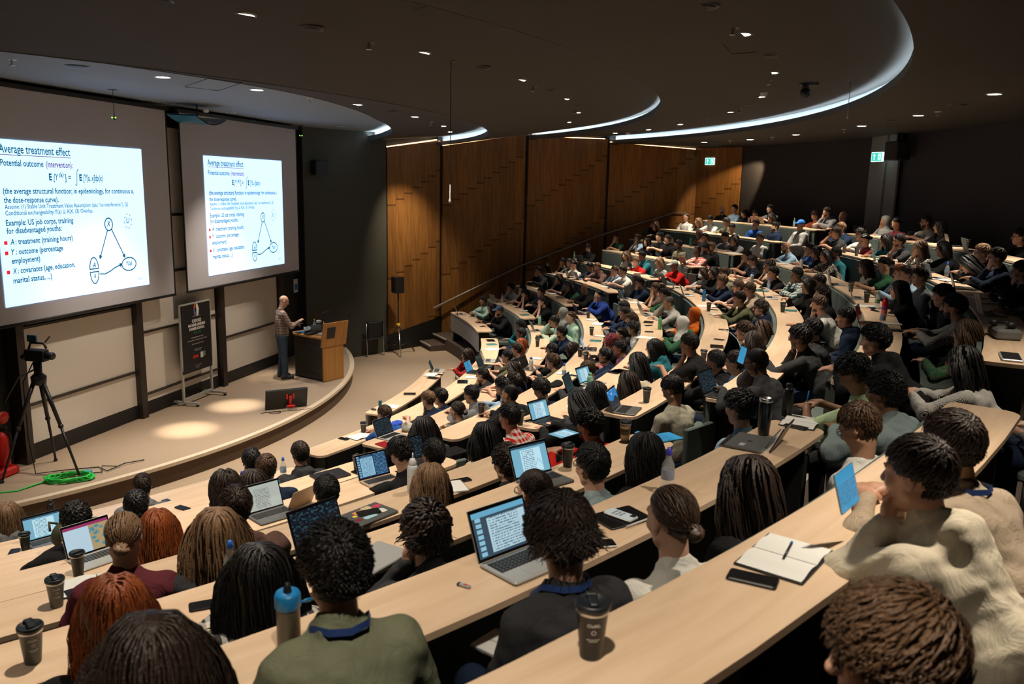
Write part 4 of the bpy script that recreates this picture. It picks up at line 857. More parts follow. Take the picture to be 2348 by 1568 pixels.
# hair: a cap over the scalp and a few hundred tapering locks following the growth direction
HC_ = np.array([0, -.014, .034]); HR = np.array([.074, .096, .088])
def hairline(d, style):
    x, y, z = d.T; back = z > np.where(y < -.1, -.9, -.62)
    face = (y > .28) & (z < .62-.25*np.abs(x)); side = (np.abs(x) > .5) & (y > .1) & (z < .12); ear = (np.abs(x) > .62) & (z < -.02) & (y > -.42)
    if style == 'l' or style == 'w' or style == 'm': ear = ear & False; face = (y > .4) & (z < .5-.2*np.abs(x)) & (np.abs(x) < .75); side = side & False
    return back & ~face & ~side & ~ear
def scalp(d, g=0.): p = HC_+d*(HR+g); p[:, 1] -= .028*np.clip(-d[:, 2]-.25, 0, .7)*(d[:, 1] < .1); return p
def tubes(P, Rr, ns=3):
    # P: n x m x 3 strand points, Rr: n x m radii
    n, m, _ = P.shape; D = np.gradient(P, axis=1); D /= np.linalg.norm(D, axis=2, keepdims=True)+1e-9
    U = P-HC_; U -= D*(U*D).sum(2, keepdims=True); U /= np.linalg.norm(U, axis=2, keepdims=True)+1e-9; W_ = np.cross(D, U); A = 2*PI*np.arange(ns)/ns
    V = P[:, :, None]+Rr[:, :, None, None]*(W_[:, :, None]*np.cos(A)[:, None]*2.2+U[:, :, None]*np.sin(A)[:, None]*.45)
    V = V.reshape(-1, 3); base = (np.arange(n)[:, None, None]*m+np.arange(m-1)[None, :, None])*ns; j = np.arange(ns)[None, None, :]; j2 = (j+1) % ns
    Q = np.stack([base+j, base+j2, base+ns+j2, base+ns+j], -1).reshape(-1, 4); return V, Q
def hair_mesh(style, n=260, seed=0, wid=.0075, nk=None, back=0.):
    kk = ('h', style, n, seed, back)
    if kk in CACHE: return CACHE[kk]
    r_ = np.random.RandomState(seed+11); N_ = n*3
    i = np.arange(N_)+.5; ph = np.arccos(1-2*i/N_); th = PI*(1+5**.5)*i; d = np.stack([np.cos(th)*np.sin(ph), np.sin(th)*np.sin(ph), np.cos(ph)], 1)
    st = {'c': 'c', 'o': 'o', 's': 's', 'z': 's', 'l': 'l', 'w': 'w', 'm': 'm', 'p': 's', 'r': 'w'}[style]
    d = d[hairline(d, style)]; d = d[r_.permutation(len(d))]; 
    if style == 'g': d = d[d[:, 2] < .35]
    n = len(d); P0_ = scalp(d)
    L = {'s': .07, 'z': .012, 'c': .07, 'o': .13, 'l': .40, 'w': .34, 'm': .19, 'p': .12, 'r': .3}[style]; lift = {'s': .011, 'z': .002, 'c': .018, 'o': .022, 'l': .007, 'w': .016, 'm': .010, 'p': .005, 'r': .02}[style]
    m = {'s': 6, 'z': 4, 'c': 9, 'o': 12, 'l': 10, 'w': 13, 'm': 8, 'p': 7, 'r': 13}[style]; L = L*(.75+.5*r_.rand(n))*(np.where(d[:, 2] < .1, np.clip(.35+(d[:, 2]+.2), .3, 1), 1.) if style in 'sco' else 1.); whorl = np.array([.15, -.55, .82]); P = np.zeros((n, m, 3)); p = P0_.copy(); stp = L/(m-1)
    g = np.array([0, 0, -1.]); shell = r_.rand(n, 1)*1.3+.2; bun = np.array([0, -.125, -.012])
    for k in range(m):
        P[:, k] = p; nrm = (p-HC_)/HR**2; nrm /= np.linalg.norm(nrm, axis=1, keepdims=True)
        if style == 'p': dr = bun-p
        elif style in 's z c o'.split(): dr = (d-whorl)*1.+np.array([.35, .35, -.25])+nrm*(.5 if k < 2 else .1)
        else:
            part = np.sign(d[:, 0:1]-.1)*np.array([[1., 0, 0]])*np.clip(1-k/4, 0, 1)*.9*np.clip(.55+d[:, 1:2], 0, 1); dr = part+np.array([0, -.25*(k < 6), -1.])*(.4+.2*k)
        rr = r_.randn(n, 3)*({'s': .1, 'c': .25, 'o': .14}.get(style, .06))
        dr = dr/(np.linalg.norm(dr, axis=1, keepdims=True)+1e-9)+rr
        q = (p-HC_)/HR; rad_ = np.linalg.norm(q, axis=1, keepdims=True); on = (p[:, 2:3] > HC_[2]-.06)
        dr = np.where(on, dr-nrm*np.minimum((dr*nrm).sum(1, keepdims=True), {'s': .07, 'c': .16, 'o': .1}.get(style, .05)), dr); dr /= np.linalg.norm(dr, axis=1, keepdims=True)+1e-9
        p = p+dr*stp[:, None]; q = (p-HC_)/(HR+lift); rd = np.linalg.norm(q, axis=1, keepdims=True); push = (rd < 1) & (p[:, 2:3] > HC_[2]-.09); p = np.where(push, HC_+q/np.maximum(rd, .3)*(HR+lift), p)
        if style in 'sco' and k > 0: q = (p-HC_)/(HR+lift*shell); rd = np.linalg.norm(q, axis=1, keepdims=True); p = np.where(p[:, 2:3] > HC_[2]-.045, HC_+q/rd*(HR+lift*shell), p)
        if style in 'lwmr':
            low = p[:, 2] < -.05; rxy = np.hypot(p[:, 0], p[:, 1]+.02); need = .082+.04*np.clip((-.05-p[:, 2])/.25, 0, 1); f_ = np.where(low & (rxy < need), need/np.maximum(rxy, .02), 1); p[:, 0] *= f_; p[:, 1] = (p[:, 1]+.02)*f_-.02
            b_ = low & (p[:, 1] > .03); p[b_, 1] -= .012
    t = np.linspace(0, 1, m)[None, :]; amp = {'c': .010, 'o': .013, 'w': .012, 'r': .014, 's': .003, 'l': .002, 'm': .003, 'z': 0, 'p': .001}[style]
    if amp: fr = {'c': 15, 'o': 11, 'w': 16, 'r': 20}.get(style, 5); phs = r_.rand(n, 1)*6.3; P[:, :, 0] += amp*t*np.sin(t*fr+phs); P[:, :, 1] += amp*t*np.cos(t*fr*1.1+phs); P[:, :, 2] += amp*.7*t*np.sin(t*fr*.8+phs*2)
    Rr = wid*(.8+.4*r_.rand(n, 1))*np.clip(1.15-t**1.5, .12, 1)
    V, Q = tubes(P, np.broadcast_to(Rr, (n, m)))
    cap = MB(); nn, mm = 28, 16; vs = []; fs = []
    D = np.array([[math.sin(PI*j/mm)*math.cos(2*PI*a/nn), math.sin(PI*j/mm)*math.sin(2*PI*a/nn), math.cos(PI*j/mm)] for j in range(mm+1) for a in range(nn)]); ok = hairline(D, style); cv = scalp(D, .003)
    cq = np.array([(j*nn+a, (j+1)*nn+a, (j+1)*nn+(a+1) % nn, j*nn+(a+1) % nn) for j in range(mm) for a in range(nn)]); cq = cq[ok[cq].all(1)]
    Vs, Qs = [V, cv], [Q, cq+len(V)]
    if style == 'p':
        bn = 70; c0 = bun+np.array([0, -.02, 0]); tt = np.linspace(0, 1, 9)[None, :]; a0 = r_.rand(bn, 1)*6.3; ti = r_.rand(bn, 1)*PI; rb = .030
        a_ = a0+tt*3.2; X = np.stack([rb*np.cos(a_)*np.cos(ti), rb*.8*np.sin(a_)+0*ti, rb*np.cos(a_)*np.sin(ti)], -1)+c0; v2, q2 = tubes(X, np.full((bn, 9), .006)); Qs.append(q2+sum(len(x) for x in Vs)); Vs.append(v2)
    me = meshnp('hair', np.concatenate(Vs), np.concatenate(Qs)); CACHE[kk] = me; return me
def hijab_mesh():
    if 'hj' in CACHE: return CACHE['hj']
    F = SDF((-.26, -.22, -.33), (.26, .16, .16), .009); F.ell(HC_-np.array([0, .012, 0]), HR+np.array([.018, .012, .022]), None, .03); F.ell((0, -.02, -.08), (.082, .078, .12), None, .05); F.ell((0, -.005, -.2), (.16, .12, .07), None, .08); F.ell((0, -.0, -.26), (.2, .14, .06), None, .06)
    F.ell((0, .13, -.008), (.062, .105, .088), None, .012, '-'); F.noise(.003, 45, 2); CACHE['hj'] = F.mesh('headscarf'); return CACHE['hj']
def cap_mesh():
    if 'cap' in CACHE: return CACHE['cap']
    F = SDF((-.12, -.14, -.02), (.12, .22, .17), .007); F.ell(HC_+np.array([0, 0, .01]), HR+np.array([.012, .012, .014]), None, .01); F.ell((0, 0, -.02), (.2, .2, .06), None, .01, '-'); F.ell((0, .13, .055), (.07, .075, .008), rotx(-.15), .012); CACHE['cap'] = F.mesh('cap'); return CACHE['cap']
def beanie_mesh():
    if 'bn' in CACHE: return CACHE['bn']
    F = SDF((-.12, -.14, -.03), (.12, .12, .18), .008); F.ell(HC_, HR+np.array([.012, .01, .02]), None, .01); F.ell((0, .06, -.03), (.2, .2, .07), None, .01, '-'); CACHE['bn'] = F.mesh('beanie'); return CACHE['bn']
def fringe_mesh(): return hair_mesh('z', 200, 3)
def glasses_mesh():
    if 'gl' in CACHE: return CACHE['gl']
    g = MB()
    for sd in (-1, 1):
        c = (sd*.032, .098, .003); pts = [(c[0]+.021*math.cos(a), c[1]-.004*abs(math.cos(a)), c[2]+.017*math.sin(a)) for a in np.linspace(0, 2*PI, 17)]; g.tube(pts, .0022, 5); g.tube([(sd*.053, .094, .008), (sd*.071, .05, .008), (sd*.078, -.015, .004)], .002, 5)
    g.tube([(-.011, .099, .007), (.011, .099, .007)], .002, 5); CACHE['gl'] = g.mesh('glasses'); return CACHE['gl']
def face_mesh():
    if 'fc' in CACHE: return CACHE['fc']
    g = MB()
    for sd in (-1, 1): g.tube([(sd*.014, .0885, .022), (sd*.032, .088, .028), (sd*.05, .076, .022)], [.002, .0038, .0015], 6)
    CACHE['fc'] = g.mesh('eyebrows'); return CACHE['fc']
def eyes_mesh():
    if 'ey' in CACHE: return CACHE['ey']
    g = MB()
    for sd in (-1, 1): g.ball((sd*.031, .0772, .0035), (.0075, .0108, .0075), 10, 8)
    CACHE['ey'] = g.mesh('eyes'); return CACHE['ey']
def beard_mesh():
    if 'bd' in CACHE: return CACHE['bd']
    F = SDF((-.09, -.04, -.15), (.09, .12, .0), .006); F.ell((0, .022, -.04), (.0605, .0665, .085), None, .02); F.ell((0, .052, -.092), (.0325, .031, .029), None, .02); F.ell((0, .075, .035), (.2, .125, .085), None, .01, '-'); F.ell((0, .1, -.0635), (.022, .03, .012), None, .005, '-'); F.ell((0, .1, -.03), (.02, .03, .016), None, .005, '-'); F.ell((0, -.105, -.06), (.2, .085, .2), None, .02, '-'); F.noise(.0015, 300, 1); CACHE['bd'] = F.mesh('beard'); return CACHE['bd']
def mask_mesh():
    if 'mk' in CACHE: return CACHE['mk']
    F = SDF((-.09, -.04, -.15), (.09, .14, .03), .006); F.ell((0, .03, -.055), (.064, .072, .062), None, .02); F.cone((0, .09, -.03), (0, .09, -.08), .022, .02, .03); F.ell((0, -.07, -.06), (.2, .1, .2), None, .01, '-'); CACHE['mk'] = F.mesh('mask'); return CACHE['mk']
def phones_mesh():
    if 'hp' in CACHE: return CACHE['hp']
    g = MB(); g.tube([(.088*math.sin(a), -.01, .03+.11*math.cos(a)) for a in np.linspace(-1.75, 1.75, 15)], .009, 6)
    for sd in (-1, 1): g.ball((sd*.09, -.01, .0), (.018, .034, .042), 12, 8)
    CACHE['hp'] = g.mesh('headphones'); return CACHE['hp']
def lanyard_mesh(P, key):
    kk = ('ly', key)
    if kk in CACHE: return CACHE[kk]
    J = skeleton(P); N = J['N']-J['H']; g = MB(); ln = J['lean']
    pts = [N+np.array([.04, .13, -.2]) if 0 else N+np.array([.03, .125-.02, -.17]), N+np.array([.075, .07, -.045]), N+np.array([.078, .0, .018]), N+np.array([.05, -.062, .03]), N+np.array([0, -.078, .028]), N+np.array([-.05, -.062, .03]), N+np.array([-.078, .0, .018]), N+np.array([-.075, .07, -.045]), N+np.array([-.03, .105, -.17])]
    vs = []
    for i, p in enumerate(pts):
        o = np.array([0, -.0, .0]); u = np.array([p[0]-N[0], (p[1]-N[1]), 0]); u = u/(np.linalg.norm(u)+1e-9); a = p+u*.008+np.array([0, 0, .010]); b = p+u*.014-np.array([0, 0, .010]); vs += [tuple(a), tuple(b)]
    g.add(vs, [(2*i, 2*i+1, 2*i+3, 2*i+2) for i in range(len(pts)-1)], True); CACHE[kk] = g.mesh('lanyard'); return CACHE[kk]
# ------------------------------------------------------------------ the audience
CROP = {'1': (980, 560, 4.348), '2': (1380, 440, 4.515), '3': (1840, 440, 4.612), '4': (1380, 700, 4.515), '5': (1840, 700, 4.612), '6': (800, 760, 3.733), '7': (500, 980, 3.733),
        '8': (0, 1080, 3.213), '9': (1000, 980, 2.667), 'A': (1600, 980, 2.667), 'B': (500, 1200, 2.935), 'C': (560, 560, 2.904), '0': (0, 0, 1.)}
def cpx(c, x, y): a = CROP[c]; return a[0]+float(x)/a[2], a[1]+float(y)/a[2]
TC = dict(black=(.012, .012, .013), charcoal=(.035, .035, .038), grey=(.16, .16, .165), white=(.68, .66, .6), cream=(.62, .55, .42), beige=(.42, .33, .24), navy=(.012, .022, .05), blue=(.02, .09, .35), lightblue=(.3, .45, .6),
          teal=(.02, .13, .16), mint=(.36, .52, .42), green=(.03, .1, .05), olive=(.11, .115, .065), khaki=(.2, .19, .13), sage=(.16, .17, .11), brown=(.11, .06, .05), maroon=(.1, .02, .028), red=(.5, .015, .012), pink=(.4, .12, .14), orange=(.62, .13, .01),
          denim=(.26, .33, .34), lime=(.5, .66, .4), mauve=(.22, .13, .13), taupe=(.14, .1, .08), rust=(.25, .06, .03), palegrey=(.42, .42, .4), stone=(.36, .34, .27), royal=(.02, .05, .25))
PAT = dict(plaid=('plaid', 9), stripe=('stripe', 60), floral=('spots', 38), rib=('rib', 110), check=('plaid', 7))
SKIN = {'1': (.60, .34, .235), '2': (.46, .25, .155), '3': (.27, .135, .075), '4': (.075, .036, .022)}
HAIRC = {'K': ('black', (.007, .006, .006)), 'D': ('dark brown', (.022, .012, .008)), 'B': ('brown', (.065, .034, .018)), 'L': ('light brown', (.2, .115, .06)), 'R': ('copper red', (.27, .062, .012)), 'M': ('tawny', (.13, .07, .035)), 'G': ('grey', (.16, .15, .14))}
HAIRN = {'s': 'short', 'c': 'curly', 'o': 'loosely curled', 'z': 'cropped', 'l': 'long straight', 'w': 'long wavy', 'm': 'bobbed', 'p': 'tied-back', 'r': 'long curly'}
TOPN = {'t': 'T-shirt', 's': 'shirt', 'l': 'top', 'h': 'hoodie', 'c': 'jacket'}
def skinmat(t): return mat('skin', None, .5, bump=.05, bscale=300, var=.06, vscale=14), SKIN[t]
def topmat(col):
    a = col.split('-'); c = TC[a[0]]
    if len(a) > 1: p, sc = PAT[a[1]]; return mat('cloth_'+col, c, .9, pat=p, c2=TC[a[2]] if len(a) > 2 else tuple(x*(.7 if p == 'rib' else .25) for x in c), pscale=sc, bump=.15, bscale=500, spec=.15)
    return mat('plain_cloth', None, .9, bump=.25, bscale=420, var=.1, vscale=9, spec=.15), c
def wrinkle(m_):
    m = m_[0] if isinstance(m_, tuple) else m_
    N, L = nt(m)
    if 'wrk' in N: return m_
    b = N['Principled BSDF']; tc = N.new('ShaderNodeTexCoord'); n1 = N.new('ShaderNodeTexNoise'); n1.name = 'wrk'; n1.inputs['Scale'].default_value = 7; n1.inputs['Detail'].default_value = 4; n1.inputs['Distortion'].default_value = 1.6
    mp = N.new('ShaderNodeMapping'); mp.inputs['Scale'].default_value = (1.5, 1.5, .8); L.new(tc.outputs['Object'], mp.inputs[0]); L.new(mp.outputs[0], n1.inputs['Vector'])
    bp = N.new('ShaderNodeBump'); bp.inputs['Strength'].default_value = .4; bp.inputs['Distance'].default_value = .035; L.new(n1.outputs['Fac'], bp.inputs['Height'])
    if b.inputs['Normal'].links: L.new(b.inputs['Normal'].links[0].from_socket, bp.inputs['Normal'])
    L.new(bp.outputs[0], b.inputs['Normal']); return m_
def hairmat(h): return mat('hair', None, .46, var=.35, vscale=45, spec=.45, bump=.4, bscale=160), HAIRC[h][1]
PEOPLE = """1 555 565 s K 3 s mint D
1 640 640 w K 3 c black D g
1 715 665 kn K 2 c black R b
1 1105 265 s K 2 c charcoal R g
1 825 435 s K 2 t palegrey R
1 945 450 s K 2 t black R
1 975 500 c K 2 t black B
1 1130 480 s B 1 h charcoal D
1 1140 570 s D 1 t black B
1 1305 340 m K 2 t black R
1 1425 410 l K 3 t green-floral-black R g
1 1565 440 x K 3 c black D g
1 1705 510 p K 1 c royal R
1 1345 180 s K 2 t charcoal R
1 1415 185 s K 1 l grey D
1 1455 205 p K 1 t white T
1 1620 225 s K 2 c navy T g
1 1690 230 s L 1 h brown D b
1 1865 265 s B 1 s lightblue R n
1 1945 270 s K 1 t white D
1 1600 35 s K 1 c black T
1 1980 110 l B 1 t white Q
1 2075 175 s L 1 c red E
1 2135 120 s K 3 h teal D
1 2310 180 m L 1 t white-floral-green Q
1 925 810 c K 3 l teal R g
1 930 895 s K 3 c navy D g
1 930 1000 w R 1 l navy Q
1 885 1050 s D 1 t black D
1 790 1120 s K 1 t olive D g
1 395 1100 r D 2 s red-check-black R b
1 545 1305 s K 2 c charcoal L
1 860 1255 m D 1 t navy T
1 860 1370 c D 2 l maroon Q
1 1265 770 s K 2 s mint H
1 1345 690 hg K 2 l charcoal Q
1 1425 730 p B 1 c mint Q
1 1335 880 s K 2 s navy R b
1 1240 1060 s K 1 t black D g,H
1 1435 1050 r D 3 l navy Q
1 1245 1170 c B 1 t khaki D
1 1955 630 c K 2 l navy R b,g
1 1965 690 s K 2 c navy D g
1 2035 755 c B 1 c charcoal D
1 2045 840 c K 2 t palegrey Q
1 1930 905 p K 2 l charcoal-floral-navy Q mr
1 1815 965 hf K 2 c black D
1 1915 1035 s K 3 s pink D n
1 1770 1110 s K 3 c navy D g
1 1600 1255 s B 1 c charcoal T
1 2085 1170 l K 1 l cream Q
1 1995 1365 l D 1 l charcoal Q
1 2255 1030 m K 1 h teal R
1 2110 385 s K 2 l navy B g
1 2075 345 hm K 2 l mauve Q
2 145 475 s B 2 t green R g
2 370 480 s K 4 t lightblue B
2 465 520 w K 2 c black D
2 550 350 r B 1 l black H
2 590 465 s K 1 t black D
2 680 490 s D 2 h black Q g
2 795 545 s K 4 t khaki Q b
2 1005 440 hb K 3 l mauve Q
2 1065 475 s K 2 s navy L g
2 985 610 z K 4 s red-check-white D
2 1065 580 c K 2 c black T b
2 1130 570 s L 1 t black Q
2 1275 465 s K 2 t grey T
2 1370 490 m K 2 l grey R
2 870 265 p G 1 t white U g,n
2 995 310 l L 1 t white-floral-black D
2 1120 290 s K 1 t white T n
2 1290 315 c D 2 t khaki-floral-black T
2 1345 370 s K 2 t beige T
2 1590 330 s K 2 t blue U
2 1790 360 s K 1 h navy U b
2 2055 345 kb L 1 h palegrey U
2 1250 185 x K 1 s black U g,b
2 1370 175 s K 2 s lightblue U n
2 1470 225 m D 1 c black T
2 1590 225 s K 2 c black T
2 1740 175 s K 1 t grey D
2 1750 265 l D 1 l olive T
2 1635 480 s D 1 t white U n,g
2 1905 575 x K 2 s lightblue E b,g
2 2150 590 s K 1 t blue R
2 2215 625 m K 2 c black D H
2 2310 655 m K 2 l charcoal-floral-beige D
2 1495 660 s D 2 t charcoal R g
2 1555 715 s D 1 t black T n
2 1730 765 c D 2 t beige R g
2 1770 840 s K 2 c black R
2 2015 855 s K 3 s teal-check-white R g
2 2130 970 m D 1 c black V
2 2245 930 s D 1 c black Q
2 2275 1060 c D 1 c black Q
2 2245 1165 s B 1 t grey-stripe-white R b
2 1150 830 m K 1 c black D
2 1045 840 m D 1 s palegrey D m
2 1265 845 s B 1 t khaki Q
2 1240 925 c L 1 l navy R
2 1410 985 s B 1 t mauve D g
2 1525 1010 s B 1 l beige R g
2 1420 1105 s D 1 s olive R
2 1640 1205 c D 1 h navy D g
2 945 1270 ho K 1 l orange D
2 690 1150 f G 2 l black-stripe-white H
2 645 1065 c D 2 s green D
2 550 1000 s B 2 t taupe B
4 820 195 hw K 2 h green E
2 745 765 kw K 2 c red E
3 130 250 s D 1 t rust T
3 255 215 s B 1 h grey R b
3 425 260 x K 2 c black D
3 405 380 s L 1 c navy D
3 350 430 s D 2 t charcoal H
3 610 450 c D 1 s white D g
3 660 510 p K 1 l charcoal-floral-red T
3 870 315 hg K 3 l grey R
3 990 335 p K 2 s maroon T
3 880 515 r K 3 l teal D
3 1020 520 s K 2 t charcoal R b,n
3 1235 590 l L 1 s white-floral-charcoal R
3 1300 320 s D 1 t white D g,b
3 1445 370 w K 3 c black D
3 1480 600 m K 1 c black D
3 1895 640 s L 1 l charcoal R g
3 2050 690 s D 1 l navy R g
3 2290 475 c K 1 l black D g
3 2315 840 s D 2 l black R g
3 1740 760 l K 1 c black W
3 655 785 l B 1 s white Q g
3 860 775 p K 2 t green T
3 1040 860 s R 1 l lightblue R
3 1100 870 s D 1 t lightblue Q
3 1235 900 s D 1 s navy-stripe-palegrey Q
3 1010 1030 l K 1 c black D
3 1480 1100 c D 1 s charcoal Q
3 1600 1215 c K 2 s white-stripe-black D b,g
3 350 650 s K 3 s teal Q b
5 455 130 s K 2 h navy Q
5 1725 290 m B 1 l green-floral-olive R
4 900 400 s K 2 t black R
4 1470 270 c B 1 l charcoal Q
4 1650 240 l B 1 l white Q
4 1560 370 w D 1 t navy U
4 1175 580 s K 3 c black D b
4 1380 590 s D 2 c lightblue V g
4 1600 590 z K 4 c charcoal H g
4 2045 330 c K 3 s charcoal R b,g
4 2170 250 s K 2 l charcoal Q
4 730 870 s K 2 c stone P
4 1420 1060 c K 1 t lightblue Q g
5 760 370 c K 1 h black E
5 540 720 c K 3 t lime W g
5 860 930 c K 3 c denim E g
5 600 1290 s B 2 s palegrey-stripe-white P g
A 1545 110 s D 2 l beige-rib E n
5 1690 590 l K 2 s white-stripe-charcoal D g
6 675 580 s L 1 t navy R
6 775 560 c K 1 t navy D
6 1045 540 s K 2 h grey E
6 925 680 p D 1 l grey E k2
6 300 710 s B 1 t blue L
6 640 825 l K 1 l charcoal Q
6 1310 470 c K 2 s lightblue D
6 1375 545 f K 3 h black L
6 1370 730 s K 1 s red-check-white D g
6 1165 890 l K 1 t cream Q g
6 1645 495 c K 2 c navy T
6 1965 610 l K 1 c black T
6 2105 530 r K 1 c charcoal D
6 2055 800 c K 2 l red D b
6 1350 1130 c D 1 l charcoal Q g,k5
6 1585 1385 f D 1 c charcoal Q g
6 440 1045 c K 1 l black W
6 720 1055 s K 1 l charcoal Q
6 695 1290 m L 1 l navy Q
9 950 235 s K 1 s denim Q g
9 1275 155 m K 1 s black Q g
7 285 290 s K 2 l teal Q g,k2
7 410 350 s B 1 l navy Q k3
7 700 225 s D 1 h charcoal Q
7 300 480 l D 1 l black Q
7 60 500 r D 1 l charcoal Q
7 925 560 s K 1 c charcoal Q N,k4
7 140 690 s D 2 h brown L w,k5
8 60 325 m L 1 h grey Q
8 560 365 c K 1 c black E
8 1050 110 s D 1 h grey Q
8 1005 265 s K 1 l white Q
8 915 490 p L 1 t maroon Q k5
8 1165 420 m R 1 l palegrey Q
8 1600 440 l L 1 l charcoal Q
7 1765 880 o D 1 l charcoal L
B 780 300 c K 2 s sage Q n,k7
B 270 330 l K 1 l charcoal-check-white D
8 1120 1400 l D 1 l black Q
8 850 1020 w R 1 l black Q
9 760 660 o D 1 l charcoal P n
9 1430 560 p B 1 s white Q
A 300 340 l D 1 c black Q
A 1340 290 s D 1 h cream C
A 1170 1400 o M 1 l charcoal Q g,y45
0 2400 650 s K 2 l grey T k8
0 2440 800 s K 2 s grey Q k8"""
POSES['P'] = (.12, 'Y', 'Y', .5, 0, 0)
POSES['C'] = (.52, 'C', 'C', .1, 0, 0)
def solve(px, py, P, k=None):
    J = skeleton(POSES[P]); d = ray(px, py); T_ = np.linspace(.7, 34, 3400)[:, None]; X = CAMP+d*T_; r = np.hypot(X[:, 0]-CX, X[:, 1]-CY); best = None
    for kk in ([k] if k is not None else range(0, 10)):
        R0, zf = (11.49, 0.) if kk == 0 else (rk(kk), fk(kk))
        c = ((r-(R0+.80-J['H'][1]))/.15)**2+((X[:, 2]-(zf+.485+J['H'][2]))/.075)**2; i = int(np.argmin(c))
        if kk == 0: c = c+ (0 if -21 < rth(X[i])[1] < 0 else 99)
        if best is None or c[i] < best[0]: best = (float(c[i]), kk, X[i])
    return best
TARGET = np.array([-6.0, 14.6])
PLIST = []
for ln in PEOPLE.strip().split('\n'):
    a = ln.split(); px, py = cpx(a[0], a[1], a[2]); ok_ = [int(o[1:]) for o in (a[9].split(',') if len(a) > 9 else []) if o[0] == 'k' and o[1:].isdigit()]; c_, k, P = solve(px, py, a[8], ok_[0] if ok_ else None); r, th = rth(P); b = 'N' if th < -35 else 'M' if th < 7.7 else 'F'
    PLIST.append(dict(px=px, py=py, hair=a[3], hc=a[4], sk=a[5], top=a[6], col=a[7], pose=a[8], opt=(a[9].split(',') if len(a) > 9 else []), raw=a, k=k, P=P, th=th, r=r, b=b, cost=c_))

# neighbours sit at least an elbow apart: ease close pairs apart along their own lines of sight
for it in range(60):
    moved = False
    for i, p in enumerate(PLIST):
        for q in PLIST[i+1:]:
            if abs(p['px']-q['px']) > 160 or np.linalg.norm(p['P']-q['P']) > .42: continue
            a, b = (p, q) if p['py'] < q['py'] else (q, p)
            for o, s_ in ((a, .02), (b, -.015)):
                if abs(o.get('off', 0)+s_) < .45: u = (o['P']-CAMP)/np.linalg.norm(o['P']-CAMP); o['P'] = o['P']+u*s_; o['off'] = o.get('off', 0)+s_; moved = True
    if not moved: break
POSEN = {'U': 'sitting back', 'D': 'arms on desk', 'R': 'chin on hand', 'L': 'chin on hand', 'B': 'hands at mouth', 'T': 'looking down', 'H': 'hand on head', 'W': 'writing', 'V': 'holding phone', 'Q': 'watching', 'E': 'leaning forward', 'P': 'hands in lap', 'C': 'hands at face'}
byrow = {}
for p in PLIST: byrow.setdefault((p['b'], p['k']), []).append(p)
for (b, k), L in byrow.items():
    L.sort(key=lambda p: p['th'], reverse=(b == 'N'))
    for i, p in enumerate(L): p['ix'] = i
BN = {'N': ('camera-side block', 'from aisle'), 'M': ('middle block', 'from near aisle'), 'F': ('wall-side block', 'from aisle')}
HEADW = {'h': 'headscarf', 'k': 'cap'}
SCARFC = {'o': ('orange', (.62, .14, .01)), 'w': ('white', (.6, .6, .56)), 'b': ('brown', (.12, .075, .06)), 'm': ('mauve', (.25, .15, .15)), 'g': ('grey', (.2, .2, .185)), 'f': ('dark spotted', (.04, .02, .03))}
CAPC = {'n': ('navy', (.02, .05, .1)), 'b': ('blue', (.01, .16, .6)), 'w': ('pale', (.45, .47, .42))}
NPERS = 0
